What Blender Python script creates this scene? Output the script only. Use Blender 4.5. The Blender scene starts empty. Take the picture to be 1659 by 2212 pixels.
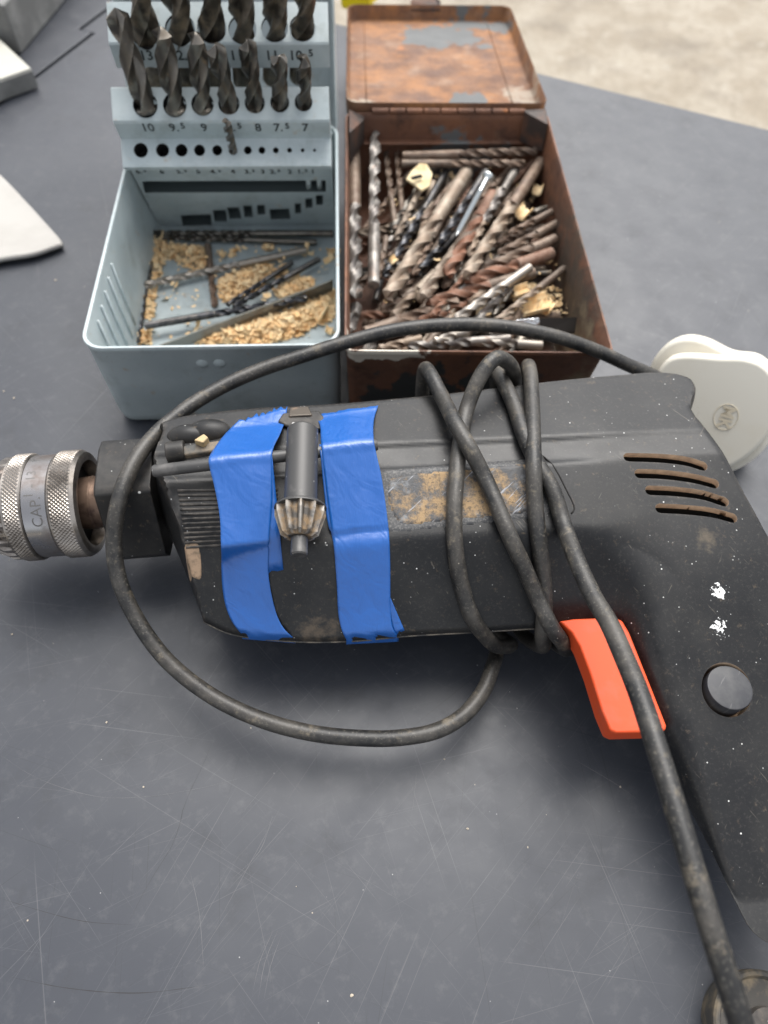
import bpy, bmesh, math, random
import numpy as np
from mathutils import Vector, Matrix
random.seed(7); rng = np.random.default_rng(7)
SC = bpy.context.scene
COL = SC.collection
S = 0.001                                   # everything below is written in millimetres

# ------------------------------------------------------------------ camera
PITCH, ROLL, HC = 1.0273, -0.0355, 264.66
FPX, CX, CY = 1535.0, 829.5, 1106.0
_F = np.array([0, math.cos(PITCH), -math.sin(PITCH)])
_U0 = np.array([0, math.sin(PITCH), math.cos(PITCH)]); _R0 = np.array([1.0, 0, 0])
_c, _s = math.cos(ROLL), math.sin(ROLL)
_U = _c*_U0 + _s*_R0; _R = _c*_R0 - _s*_U0
CAMP = np.array([0, 0, HC])
cam = bpy.data.cameras.new('camera'); camo = bpy.data.objects.new('camera', cam); COL.objects.link(camo)
camo.matrix_world = Matrix(((_R[0], _U[0], -_F[0], 0), (_R[1], _U[1], -_F[1], 0), (_R[2], _U[2], -_F[2], HC*S), (0, 0, 0, 1)))
cam.sensor_fit = 'VERTICAL'; cam.sensor_height = 36.0; cam.sensor_width = 27.0
cam.lens = 36.0*FPX/2212.0
cam.clip_start = 0.01; cam.clip_end = 200
cam.dof.use_dof = True; cam.dof.focus_distance = 0.228; cam.dof.aperture_fstop = 10.0
SC.camera = camo

# ------------------------------------------------------------------ light
SUN_EL, SUN_AZ = math.radians(61), math.radians(12)      # azimuth from +Y (behind the boxes), clockwise
w = bpy.data.worlds.new('World'); SC.world = w; w.use_nodes = True
nt = w.node_tree; bg = nt.nodes['Background']
sky = nt.nodes.new('ShaderNodeTexSky'); sky.sky_type = 'NISHITA'; sky.sun_disc = False
sky.sun_elevation = SUN_EL; sky.sun_rotation = SUN_AZ
sky.air_density = 1.0; sky.dust_density = 4.0; sky.ozone_density = 1.0
hs = nt.nodes.new('ShaderNodeHueSaturation'); hs.inputs['Saturation'].default_value = 0.22   # overcast: the blue washed out
nt.links.new(sky.outputs[0], hs.inputs['Color']); nt.links.new(hs.outputs[0], bg.inputs['Color'])
bg.inputs['Strength'].default_value = 0.15
sd = bpy.data.lights.new('sun', 'SUN'); sd.energy = 1.5; sd.angle = math.radians(48); sd.color = (1, 0.97, 0.92)
so = bpy.data.objects.new('sun', sd); COL.objects.link(so)
sv = Vector((math.sin(SUN_AZ)*math.cos(SUN_EL), math.cos(SUN_AZ)*math.cos(SUN_EL), math.sin(SUN_EL)))
so.rotation_euler = (-sv).to_track_quat('-Z', 'Y').to_euler()
SC.view_settings.view_transform = 'Standard'; SC.view_settings.look = 'None'
SC.view_settings.gamma = 1.0; SC.view_settings.exposure = 0.9

# ------------------------------------------------------------------ coordinates
def ray(px, py): return _F + (px-CX)/FPX*_R - (py-CY)/FPX*_U
def P(px, py, z):
    r = ray(px, py); return CAMP + r*((HC-z)/-r[2])
def PD(px, py, D): return CAMP + ray(px, py)*D
def depth(X): return float((np.asarray(X)-CAMP) @ _F)
def Pplane(px, py, o, n):
    r = ray(px, py); return CAMP + r*(((np.asarray(o)-CAMP) @ n)/(r @ n))

# ------------------------------------------------------------------ object helpers
ORG = {}
def tag(o, label=None, cat=None, group=None, kind=None):
    if label: o['label'] = label
    if cat: o['category'] = cat
    if group: o['group'] = group
    if kind: o['kind'] = kind
    return o
def empty(name, loc, label, cat, group=None, mat=None):
    o = bpy.data.objects.new(name, None); COL.objects.link(o); o.empty_display_size = .01
    if mat is not None: o.matrix_world = mat
    else: o.location = Vector(loc)*S
    ORG[o.name] = np.array(loc, float)
    return tag(o, label, cat, group)
def link(name, me, mat, parent=None, org=None):
    o = bpy.data.objects.new(name, me); COL.objects.link(o)
    if mat is not None and not me.materials: me.materials.append(mat)
    if parent is not None: o.parent = parent; ORG[o.name] = ORG[parent.name]
    else:
        ORG[o.name] = np.array(org if org is not None else (0, 0, 0), float); o.location = Vector(ORG[o.name])*S
    return o
def build(name, V, Fc, mat, parent=None, smooth=True, local=False, bevel=0, seg=2, sub=0, angle=None):
    """V in world mm (or in the parent's frame when local)"""
    V = np.asarray(V, float)
    if local: org = np.zeros(3)
    elif parent is not None: org = ORG[parent.name]
    else: org = np.array([V[:, 0].mean(), V[:, 1].mean(), V[:, 2].min()])
    me = bpy.data.meshes.new(name)
    me.from_pydata(((V-org)*S).tolist(), [], [list(map(int, f)) for f in Fc]); me.update()
    bm = bmesh.new(); bm.from_mesh(me); bmesh.ops.recalc_face_normals(bm, faces=bm.faces); bm.to_mesh(me); bm.free()
    if smooth: me.shade_smooth()
    o = link(name, me, mat, parent, org)
    if bevel:
        m = o.modifiers.new('bevel', 'BEVEL'); m.width = bevel*S; m.segments = seg; m.limit_method = 'ANGLE'; m.angle_limit = math.radians(32)
        m.harden_normals = smooth
    if sub:
        m = o.modifiers.new('sub', 'SUBSURF'); m.levels = sub; m.render_levels = sub
    if angle is not None and smooth:
        me.set_sharp_from_angle(angle=math.radians(angle))
    return o
def prism(poly, axis_vec):
    """closed polygon of 3-D points extruded by axis_vec -> verts, faces"""
    A = np.asarray(poly, float); n = len(A); V = np.vstack([A, A+np.asarray(axis_vec, float)])
    Fc = [list(range(n))[::-1], list(range(n, 2*n))] + [[i, (i+1) % n, n+(i+1) % n, n+i] for i in range(n)]
    return V, Fc
def boxv(o, a, b, c):
    o, a, b, c = map(lambda q: np.asarray(q, float), (o, a, b, c))
    return prism([o, o+a, o+a+b, o+b], c)
def join(parts):
    V = []; Fc = []; k = 0
    for v, f in parts:
        v = np.asarray(v, float); V.append(v); Fc += [[i+k for i in q] for q in f]; k += len(v)
    return np.vstack(V), Fc
def frame(ax):
    ax = np.asarray(ax, float); ax = ax/np.linalg.norm(ax)
    u = np.cross(ax, [0, 0, 1]) if abs(ax[2]) < .9 else np.cross(ax, [1, 0, 0]); u /= np.linalg.norm(u)
    return ax, u, np.cross(ax, u)
def lathe(o, ax, prof, n=48, closed=True, rfun=None):
    """prof: list of (along, radius)"""
    o = np.asarray(o, float); ax, u, v = frame(ax); V = []; Fc = []
    for k, (t, r) in enumerate(prof):
        for j in range(n):
            a = 2*math.pi*j/n; rr = r if rfun is None else rfun(k, t, r, a, j)
            V.append(o+ax*t+rr*(math.cos(a)*u+math.sin(a)*v))
    m = len(prof)
    for k in range(m-1):
        for j in range(n): Fc.append([k*n+j, k*n+(j+1) % n, (k+1)*n+(j+1) % n, (k+1)*n+j])
    if closed: Fc += [list(range(n))[::-1], [(m-1)*n+j for j in range(n)]]
    return np.array(V), Fc
def spline(pts, step=1.5):
    p = np.asarray(pts, float); out = []
    q = np.vstack([2*p[0]-p[1], p, 2*p[-1]-p[-2]])
    for i in range(1, len(q)-2):
        a, b, c, d = q[i-1:i+3]
        def kn(s, e): return max(np.linalg.norm(e-s), 1e-6)**.5
        t0 = 0; t1 = t0+kn(a, b); t2 = t1+kn(b, c); t3 = t2+kn(c, d)
        n = max(2, int(np.linalg.norm(c-b)/step))
        for t in np.linspace(t1, t2, n, endpoint=False):
            A1 = (t1-t)/(t1-t0)*a+(t-t0)/(t1-t0)*b; A2 = (t2-t)/(t2-t1)*b+(t-t1)/(t2-t1)*c; A3 = (t3-t)/(t3-t2)*c+(t-t2)/(t3-t2)*d
            B1 = (t2-t)/(t2-t0)*A1+(t-t0)/(t2-t0)*A2; B2 = (t3-t)/(t3-t1)*A2+(t-t1)/(t3-t1)*A3
            out.append((t2-t)/(t2-t1)*B1+(t-t1)/(t2-t1)*B2)
    out.append(p[-1]); return np.array(out)
def tube(path, r, n=14, caps=True):
    p = np.asarray(path, float); T = np.gradient(p, axis=0); T /= np.linalg.norm(T, axis=1)[:, None]
    _, u, _ = frame(T[0]); V = []; Fc = []
    for i in range(len(p)):
        u = u-T[i]*(u @ T[i]); u /= np.linalg.norm(u); v = np.cross(T[i], u)
        rr = r if np.isscalar(r) else r[i]
        for j in range(n):
            a = 2*math.pi*j/n; V.append(p[i]+rr*(math.cos(a)*u+math.sin(a)*v))
    for k in range(len(p)-1):
        for j in range(n): Fc.append([k*n+j, k*n+(j+1) % n, (k+1)*n+(j+1) % n, (k+1)*n+j])
    if caps: Fc += [list(range(n))[::-1], [(len(p)-1)*n+j for j in range(n)]]
    return np.array(V), Fc
def cut(o, V, Fc, mat=None, solver='EXACT'):
    """boolean difference in the object's own frame"""
    me = bpy.data.meshes.new('cut'); org = ORG[o.name]
    me.from_pydata(((np.asarray(V)-org)*S).tolist(), [], [list(map(int, f)) for f in Fc]); me.update()
    bm = bmesh.new(); bm.from_mesh(me); bmesh.ops.recalc_face_normals(bm, faces=bm.faces); bm.to_mesh(me); bm.free()
    if mat: me.materials.append(mat)
    c = bpy.data.objects.new('cut', me); COL.objects.link(c); c.location = Vector(org)*S
    mods = list(o.modifiers)
    m = o.modifiers.new('b', 'BOOLEAN'); m.object = c; m.operation = 'DIFFERENCE'; m.solver = solver
    if mat: m.material_mode = 'TRANSFER'
    bpy.context.view_layer.update()
    dg = bpy.context.evaluated_depsgraph_get()
    new = bpy.data.meshes.new_from_object(o.evaluated_get(dg)); old = o.data
    o.modifiers.clear(); o.data = new; new.name = old.name
    bpy.data.objects.remove(c)
def text_mesh(s, size, res=3, extr=0.0, bold=0.0):
    cu = bpy.data.curves.new('t', 'FONT'); cu.body = s; cu.size = size; cu.resolution_u = res; cu.extrude = extr; cu.offset = bold
    cu.align_x = 'CENTER'; cu.align_y = 'CENTER'
    o = bpy.data.objects.new('t', cu); COL.objects.link(o); bpy.context.view_layer.update()
    me = bpy.data.meshes.new_from_object(o.evaluated_get(bpy.context.evaluated_depsgraph_get()))
    V = np.array([v.co[:] for v in me.vertices]); Fc = [list(p.vertices) for p in me.polygons]
    bpy.data.objects.remove(o); bpy.data.meshes.remove(me); bpy.data.curves.remove(cu)
    return V, Fc

# ------------------------------------------------------------------ materials
def M(name, col, rough=.5, metal=0.0, layers=(), bump=(), spec=.5, vary=0.0, pointy=None, roughvar=0.0):
    m = bpy.data.materials.new(name); m.use_nodes = True; t = m.node_tree; N = t.nodes; L = t.links
    b = N['Principled BSDF']; b.inputs['Metallic'].default_value = metal
    b.inputs['Specular IOR Level'].default_value = spec
    tc = N.new('ShaderNodeTexCoord')
    oi = N.new('ShaderNodeObjectInfo')
    def coords(stretch=None, rot=None, shift=True):
        src = tc.outputs['Object']
        if vary and shift:
            ad = N.new('ShaderNodeVectorMath'); ad.operation = 'ADD'
            L.new(src, ad.inputs[0]); L.new(oi.outputs['Random'], ad.inputs[1]); src = ad.outputs[0]
        if rot:
            mp = N.new('ShaderNodeMapping'); mp.inputs['Rotation'].default_value = rot
            L.new(src, mp.inputs['Vector']); src = mp.outputs[0]
        if stretch:
            mp = N.new('ShaderNodeMapping'); mp.inputs['Scale'].default_value = stretch
            L.new(src, mp.inputs['Vector']); src = mp.outputs[0]
        return src
    def rng_(src, lo, hi, a0, a1):
        r = N.new('ShaderNodeMapRange'); r.inputs[1].default_value = lo; r.inputs[2].default_value = hi
        r.inputs[3].default_value = a0; r.inputs[4].default_value = a1; L.new(src, r.inputs[0]); return r.outputs[0]
    def noise(d):
        n = N.new('ShaderNodeTexNoise'); n.inputs['Scale'].default_value = d.get('scale', 100)
        n.inputs['Detail'].default_value = d.get('detail', 4); n.inputs['Roughness'].default_value = d.get('nr', .6)
        n.inputs['Distortion'].default_value = d.get('dist', 0)
        L.new(coords(d.get('stretch'), d.get('rot')), n.inputs['Vector']); return n.outputs[0]
    def mul(a, c):
        q = N.new('ShaderNodeMath'); q.operation = 'MULTIPLY'; L.new(a, q.inputs[0])
        if hasattr(c, 'is_output'): L.new(c, q.inputs[1])
        else: q.inputs[1].default_value = c
        return q.outputs[0]
    def mask(d):
        k = d.get('kind', 'noise')
        if k == 'noise': r = rng_(noise(d), d['lo'], d['hi'], 0, d.get('amt', 1))
        elif k == 'speck':
            v = N.new('ShaderNodeTexVoronoi'); v.inputs['Scale'].default_value = d['scale']
            L.new(coords(d.get('stretch'), d.get('rot')), v.inputs['Vector'])
            r = rng_(v.outputs['Distance'], d['lo'], d['hi'], d.get('amt', 1), 0)
            sep = N.new('ShaderNodeSeparateColor'); L.new(v.outputs['Color'], sep.inputs[0])
            r = mul(r, rng_(sep.outputs[0], d.get('keep', .7), d.get('keep', .7)+.05, 0, 1))
        elif k == 'spot':
            vm = N.new('ShaderNodeVectorMath'); vm.operation = 'SUBTRACT'; L.new(tc.outputs['Object'], vm.inputs[0])
            vm.inputs[1].default_value = [q*S for q in d['at']]
            sc = N.new('ShaderNodeVectorMath'); sc.operation = 'MULTIPLY'; L.new(vm.outputs[0], sc.inputs[0])
            sc.inputs[1].default_value = d.get('stretch', (1, 1, 1))
            ln = N.new('ShaderNodeVectorMath'); ln.operation = 'LENGTH'; L.new(sc.outputs[0], ln.inputs[0])
            nz = rng_(noise(dict(scale=d.get('scale', 600), detail=5)), .3, .7, -d['r']*d.get('jit', .5)*S, d['r']*d.get('jit', .5)*S)
            ad = N.new('ShaderNodeMath'); ad.operation = 'ADD'; L.new(ln.outputs['Value'], ad.inputs[0]); L.new(nz, ad.inputs[1])
            r = rng_(ad.outputs[0], d['r']*S*(1-d.get('soft', .1)), d['r']*S*(1+d.get('soft', .1)), d.get('amt', 1), 0)
        elif k == 'axis':    # gradient mask along an object axis, edges roughened
            sp = N.new('ShaderNodeSeparateXYZ'); L.new(tc.outputs['Object'], sp.inputs[0])
            nz = rng_(noise(dict(scale=d.get('scale', 300), detail=5)), .3, .7, -d.get('jit', 0)*S, d.get('jit', 0)*S)
            ad = N.new('ShaderNodeMath'); ad.operation = 'ADD'; L.new(sp.outputs[d['ax']], ad.inputs[0]); L.new(nz, ad.inputs[1])
            r = rng_(ad.outputs[0], d['lo']*S, d['hi']*S, 0, d.get('amt', 1))
        if 'also' in d: r = mul(r, mask(d['also']))
        return r
    cur = None
    rgb = N.new('ShaderNodeRGB'); rgb.outputs[0].default_value = (*col, 1); cur = rgb.outputs[0]
    rn = N.new('ShaderNodeValue'); rn.outputs[0].default_value = rough; rcur = rn.outputs[0]
    mcur = None
    if vary:
        h = N.new('ShaderNodeHueSaturation'); L.new(cur, h.inputs['Color'])
        L.new(rng_(oi.outputs['Random'], 0, 1, 1-vary, 1+vary), h.inputs['Value']); cur = h.outputs[0]
    for d in layers:
        f = mask(d)
        mx = N.new('ShaderNodeMix'); mx.data_type = 'RGBA'; L.new(f, mx.inputs[0]); L.new(cur, mx.inputs[6]); mx.inputs[7].default_value = (*d['col'], 1); cur = mx.outputs[2]
        if 'rough' in d:
            mr = N.new('ShaderNodeMix'); L.new(f, mr.inputs[0]); L.new(rcur, mr.inputs[2]); mr.inputs[3].default_value = d['rough']; rcur = mr.outputs[0]
        if 'metal' in d:
            mm = N.new('ShaderNodeMix'); L.new(f, mm.inputs[0])
            if mcur is None: mm.inputs[2].default_value = metal
            else: L.new(mcur, mm.inputs[2])
            mm.inputs[3].default_value = d['metal']; mcur = mm.outputs[0]
    if pointy:
        g = N.new('ShaderNodeNewGeometry'); f = rng_(g.outputs['Pointiness'], pointy[1], pointy[2], 0, pointy[3])
        f = mul(f, rng_(noise(dict(scale=250, detail=5)), .35, .6, 0, 1))
        mx = N.new('ShaderNodeMix'); mx.data_type = 'RGBA'; L.new(f, mx.inputs[0]); L.new(cur, mx.inputs[6]); mx.inputs[7].default_value = (*pointy[0], 1); cur = mx.outputs[2]
    if roughvar:
        ad = N.new('ShaderNodeMath'); ad.operation = 'ADD'; L.new(rcur, ad.inputs[0])
        L.new(rng_(noise(dict(scale=60, detail=6)), .3, .7, -roughvar, roughvar), ad.inputs[1]); rcur = ad.outputs[0]
    L.new(cur, b.inputs['Base Color']); L.new(rcur, b.inputs['Roughness'])
    if mcur is not None: L.new(mcur, b.inputs['Metallic'])
    nrm = None
    for d in bump:
        bp = N.new('ShaderNodeBump'); bp.inputs['Strength'].default_value = d.get('str', .3); bp.inputs['Distance'].default_value = d.get('h', .2)*S
        if d.get('kind') == 'mask': L.new(mask(d), bp.inputs['Height'])
        else: L.new(noise(d), bp.inputs['Height'])
        if nrm is not None: L.new(nrm, bp.inputs['Normal'])
        nrm = bp.outputs[0]
    if nrm is not None: L.new(nrm, b.inputs['Normal'])
    return m
TAN = (.30, .22, .14)
def scr(ang, sx=900, sy=14, lo=.70, hi=.74, amt=.3, col=(.20, .20, .20)):
    return dict(col=col, scale=1, detail=2, stretch=(sx, sy, 1), rot=(0, 0, math.radians(ang)), lo=lo, hi=hi, amt=amt)
m_table = M('table_plastic', (.031, .035, .045), .46, 0, spec=.55, roughvar=.07, layers=[
    dict(col=(.056, .060, .069), scale=14, detail=6, lo=.42, hi=.7, amt=.6),
    dict(col=(.095, .097, .102), scale=160, detail=8, nr=.7, lo=.53, hi=.8, amt=.5), dict(col=(.02, .021, .024), scale=30, detail=8, nr=.7, lo=.56, hi=.72, amt=.45),
    scr(25, 1300, 5, .69, .73, .24), scr(-20, 1100, 5, .69, .735, .22), scr(62, 1700, 9, .68, .73, .17), scr(40, 2100, 14, .66, .72, .2), scr(-64, 1500, 5, .69, .735, .17), scr(-45, 2200, 12, .67, .72, .2), scr(95, 1400, 5, .70, .74, .24), scr(75, 2000, 10, .68, .73, .16),
    scr(8, 1500, 7, .70, .745, .5, (.014, .015, .017)), scr(-8, 1700, 9, .69, .73, .45, (.012, .012, .014)), scr(50, 1500, 5, .70, .74, .6, (.012, .012, .014)), scr(-75, 1900, 10, .69, .73, .45, (.012, .012, .014)),
    dict(kind='speck', col=(.6, .6, .58), scale=420, lo=.05, hi=.11, keep=.95, amt=.6),
    dict(kind='speck', col=(.42, .36, .28), scale=110, lo=.02, hi=.04, keep=.85, amt=.8)],
    bump=[dict(scale=1500, detail=3, str=.10, h=.1), dict(scale=1, detail=2, stretch=(900, 14, 1), rot=(0, 0, .44), str=.06, h=.1)])
m_ground = M('ground_concrete', (.28, .24, .185), .9, 0, layers=[
    dict(col=(.35, .31, .25), scale=9, detail=8, lo=.42, hi=.6), dict(col=(.17, .145, .115), scale=5, detail=7, lo=.52, hi=.70, amt=.85),
    dict(col=(.16, .135, .10), scale=70, detail=8, nr=.75, lo=.5, hi=.66, amt=.75), dict(col=(.46, .43, .37), scale=38, detail=6, lo=.6, hi=.72, amt=.7)], bump=[dict(scale=40, detail=6, str=.6, h=8)])
m_black = M('drill_plastic', (.0085, .009, .010), .43, 0, spec=.34, roughvar=.06, pointy=((.16, .14, .12), .515, .60, .5), layers=[
    dict(col=(.036, .034, .031), scale=45, detail=8, lo=.45, hi=.75, amt=.75),
    dict(col=TAN, scale=320, detail=8, nr=.7, lo=.60, hi=.80, amt=.42, rough=.9),
    dict(col=(.14, .125, .105), scale=1, detail=3, stretch=(90, 900, 300), rot=(0, 0, .9), lo=.68, hi=.74, amt=.5),
    dict(col=(.14, .125, .105), scale=1, detail=3, stretch=(1000, 70, 300), rot=(0, 0, .5), lo=.70, hi=.75, amt=.5),
    dict(kind='speck', col=(.75, .75, .73), scale=190, lo=.07, hi=.11, keep=.86, amt=.9),
    dict(kind='speck', col=(.6, .6, .58), scale=480, lo=.08, hi=.14, keep=.93, amt=.8)],
    bump=[dict(scale=2600, detail=2, str=.22, h=.12)])
m_slot = M('vent_wall', (.44, .31, .21), .9, 0, layers=[dict(col=(.62, .45, .30), scale=300, detail=6, lo=.4, hi=.65)])
m_plate = M('worn_name_plate', (.035, .037, .041), .5, 0, layers=[
    dict(col=(.20, .21, .22), scale=260, detail=7, lo=.55, hi=.68, amt=.7),
    dict(col=(.33, .225, .12), scale=85, detail=10, nr=.78, lo=.47, hi=.58, amt=.9, rough=.95), dict(col=(.05, .045, .04), scale=900, detail=6, lo=.54, hi=.62, amt=.7),
    dict(col=(.36, .38, .42), scale=1, detail=3, stretch=(60, 800, 100), rot=(0, 0, -.8), lo=.64, hi=.70, amt=.7)],
    bump=[dict(scale=900, detail=5, str=.5, h=.3)])
m_plate_edge = M('plate_edge_dirt', (.036, .037, .040), .55, 0, layers=[dict(col=(.27, .26, .24), scale=1300, detail=6, nr=.7, lo=.48, hi=.64, amt=.42)])
m_cord = M('cord_rubber', (.013, .013, .013), .46, 0, layers=[
    dict(col=(.085, .077, .066), scale=50, detail=9, nr=.7, lo=.42, hi=.66, amt=.85), dict(col=(.27, .225, .16), scale=150, detail=9, nr=.75, lo=.56, hi=.74, amt=.7, rough=.9), dict(col=(.14, .13, .11), scale=1100, detail=4, lo=.56, hi=.7, amt=.6),
    dict(kind='speck', col=(.4, .36, .3), scale=420, lo=.05, hi=.13, keep=.88, amt=.6)],
    bump=[dict(scale=900, detail=5, str=.25, h=.2)])
m_tape = M('blue_tape', (.002, .085, .35), .38, 0, spec=.9, layers=[dict(col=(.008, .105, .40), scale=45, detail=5, lo=.4, hi=.7, amt=.5), dict(col=(.05, .12, .4), scale=300, detail=6, lo=.62, hi=.8, amt=.3)],
    bump=[dict(scale=90, detail=4, str=.22, h=.7), dict(scale=1, detail=4, stretch=(230, 45, 60), rot=(0, 0, .08), str=.34, h=1.0), dict(scale=1, detail=2, stretch=(70, 120, 60), rot=(0, 0, .5), dist=1.5, str=.28, h=1.4), dict(scale=1600, detail=2, str=.08, h=.1)])
m_orange = M('orange_plastic', (.60, .072, .018), .52, 0, spec=.3, layers=[dict(col=(.22, .06, .03), scale=60, detail=9, nr=.75, lo=.55, hi=.78, amt=.5), dict(col=(.55, .10, .05), scale=120, detail=6, lo=.5, hi=.75, amt=.6), dict(kind='speck', col=(.8, .7, .6), scale=260, lo=.06, hi=.1, keep=.92, amt=.8)])
m_button = M('button_plastic', (.020, .0215, .027), .5, 0, layers=[dict(col=(.10, .10, .10), scale=1, detail=3, stretch=(900, 80, 100), rot=(0, 0, .5), lo=.66, hi=.72, amt=.6), dict(col=(.06, .06, .06), scale=150, detail=6, lo=.45, hi=.7, amt=.6)])
m_chuck = M('chuck_steel', (.40, .365, .33), .30, .9, layers=[dict(col=(.14, .085, .055), scale=90, detail=8, lo=.56, hi=.72, amt=.75, rough=.7, metal=.3), dict(col=(.075, .062, .05), scale=40, detail=9, nr=.7, lo=.46, hi=.62, amt=.7)], bump=[dict(scale=700, detail=4, str=.15, h=.1)])
m_ring = M('chuck_polished_ring', (.36, .355, .36), .22, .95, layers=[dict(col=(.12, .09, .075), scale=45, detail=8, lo=.47, hi=.62, amt=.8, rough=.5, metal=.6)])
m_letter = M('engraved_letter', (.15, .145, .14), .5, .7)
m_dark = M('dark_recess', (.012, .011, .010), .8)  # black colour stands in for the shade inside holes and hollows
m_brass = M('spindle_collar', (.22, .15, .11), .4, .7, layers=[dict(col=(.08, .05, .04), scale=150, detail=6, lo=.45, hi=.65)])
m_keysteel = M('key_steel', (.070, .069, .068), .46, .35, layers=[dict(col=(.20, .19, .18), scale=130, detail=7, lo=.56, hi=.75, amt=.6), dict(col=(.45, .43, .40), scale=1, detail=2, stretch=(700, 40, 700), rot=(0, 0, .7), lo=.70, hi=.735, amt=.7)], bump=[dict(scale=900, detail=4, str=.12, h=.1)])
m_keygear = M('key_gear', (.10, .09, .08), .45, .6, pointy=((.4, .38, .35), .52, .6, .8), layers=[dict(col=(.25, .165, .085), scale=300, detail=6, lo=.42, hi=.60, amt=.78, rough=.9, metal=.0)])
m_wood = M('wood_shaving', (.74, .50, .25), .85, 0, vary=.2, layers=[dict(col=(.82, .65, .40), scale=180, detail=5, lo=.4, hi=.6), dict(col=(.38, .20, .08), scale=420, detail=5, lo=.6, hi=.72, amt=.6)], bump=[dict(scale=800, detail=3, str=.4, h=.3)])
m_woodpale = M('pale_wood_chip', (.70, .58, .36), .8, 0, layers=[dict(col=(.5, .36, .18), scale=150, detail=5, lo=.5, hi=.7)])
m_case = M('case_enamel', (.355, .415, .43), .36, 0, spec=.5, roughvar=.08, pointy=((.62, .66, .66), .52, .62, .35), layers=[
    dict(col=(.46, .515, .52), scale=30, detail=6, lo=.42, hi=.65, amt=.7), dict(col=(.19, .21, .19), scale=50, detail=9, nr=.7, lo=.52, hi=.74, amt=.6),
    dict(col=(.16, .16, .14), scale=1, detail=3, stretch=(180, 700, 700), rot=(0, .8, .3), lo=.68, hi=.73, amt=.5),
    dict(col=(.36, .22, .10), scale=140, detail=8, lo=.64, hi=.72, amt=.6)], bump=[dict(scale=300, detail=4, str=.05, h=.2)])
m_winshade = M('window_shade', (.055, .07, .072), .6)  # shade of the hollow behind the panel windows, put into the colour
m_num = M('number_ink', (.028, .036, .038), .6)
RUST = [dict(col=(.33, .145, .048), scale=38, detail=9, nr=.65, lo=.42, hi=.62, amt=.9), dict(col=(.10, .045, .026), scale=48, detail=10, nr=.74, lo=.45, hi=.62, amt=.85),
        dict(col=(.36, .25, .17), scale=55, detail=8, lo=.56, hi=.75, amt=.6), dict(col=(.42, .15, .035), scale=85, detail=7, lo=.66, hi=.74, amt=.8)]
RUSTD = [dict(col=(.20, .085, .042), scale=38, detail=9, nr=.65, lo=.42, hi=.62, amt=.9), dict(col=(.06, .030, .020), scale=60, detail=9, nr=.7, lo=.50, hi=.64, amt=.85),
        dict(col=(.25, .17, .11), scale=55, detail=8, lo=.60, hi=.76, amt=.5), dict(col=(.45, .15, .03), scale=85, detail=7, lo=.68, hi=.75, amt=.7)]
RB = [dict(scale=500, detail=7, nr=.7, str=.45, h=.4), dict(scale=140, detail=6, nr=.7, str=.4, h=.8)]
def SB(X, parent_org): return tuple(np.asarray(X)-np.asarray(parent_org))
# bit metals; paler raised edges paint in the highlights of the flutes
m_bits = {
 'dark': M('bit_dark_steel', (.095, .088, .078), .34, .85, vary=.35, pointy=((.5, .45, .38), .53, .64, .55), layers=[dict(col=(.12, .10, .078), scale=160, detail=8, lo=.50, hi=.70, amt=.7, rough=.55), dict(col=(.28, .18, .08), scale=260, detail=7, lo=.64, hi=.74, amt=.6, metal=0.0, rough=.9)]),
 'dusty': M('bit_dusty_steel', (.09, .08, .066), .36, .8, vary=.35, pointy=((.5, .45, .38), .53, .64, .55), layers=[dict(col=(.20, .155, .095), scale=110, detail=8, lo=.46, hi=.66, amt=.8, rough=.8, metal=0.0), dict(col=(.035, .033, .03), scale=160, detail=7, lo=.52, hi=.66, amt=.7)]),
 'black': M('bit_black_steel', (.035, .037, .043), .33, .7, vary=.3, pointy=((.5, .45, .38), .53, .64, .55), layers=[dict(col=(.13, .135, .15), scale=120, detail=6, lo=.5, hi=.7, amt=.6)]),
 'brown': M('bit_brown_steel', (.12, .077, .052), .55, .3, vary=.3, pointy=((.5, .45, .38), .53, .64, .55), layers=[dict(col=(.22, .155, .11), scale=110, detail=8, lo=.46, hi=.66, amt=.8), dict(col=(.08, .05, .036), scale=150, detail=8, lo=.5, hi=.66, amt=.8)]),
 'rust': M('bit_rusty_steel', (.17, .075, .042), .65, .15, vary=.25, pointy=((.5, .45, .38), .53, .64, .55), layers=[dict(col=(.30, .16, .10), scale=120, detail=8, lo=.48, hi=.66, amt=.8), dict(col=(.10, .05, .035), scale=120, detail=8, lo=.54, hi=.68, amt=.8)]),
 'tan': M('bit_tan_steel', (.19, .14, .10), .55, .3, vary=.3, pointy=((.5, .45, .38), .53, .64, .55), layers=[dict(col=(.36, .30, .235), scale=90, detail=8, lo=.45, hi=.62, amt=.8), dict(col=(.14, .09, .065), scale=140, detail=8, lo=.54, hi=.68, amt=.7)]),
 'grey': M('bit_grey_steel', (.15, .135, .125), .42, .5, vary=.3, pointy=((.5, .45, .38), .53, .64, .55), layers=[dict(col=(.38, .36, .33), scale=100, detail=8, lo=.45, hi=.65, amt=.8), dict(col=(.15, .08, .05), scale=150, detail=8, lo=.58, hi=.70, amt=.8)]),
 'silver': M('bit_silver_steel', (.33, .30, .265), .42, .7, vary=.2, pointy=((.5, .45, .38), .53, .64, .55), layers=[dict(col=(.30, .25, .20), scale=120, detail=7, lo=.52, hi=.68, amt=.7)]),
}
m_zinc = M('zinc_plate', (.62, .66, .66), .28, .9)
m_white = M('white_plug_plastic', (.70, .665, .575), .42, 0, spec=.5, layers=[dict(col=(.66, .61, .50), scale=60, detail=8, lo=.54, hi=.75, amt=.6), dict(col=(.40, .34, .24), scale=170, detail=8, lo=.68, hi=.76, amt=.55)], bump=[dict(scale=250, detail=4, str=.05, h=.2)])
m_emblem = M('emblem_dirt', (.60, .53, .40), .85)
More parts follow.
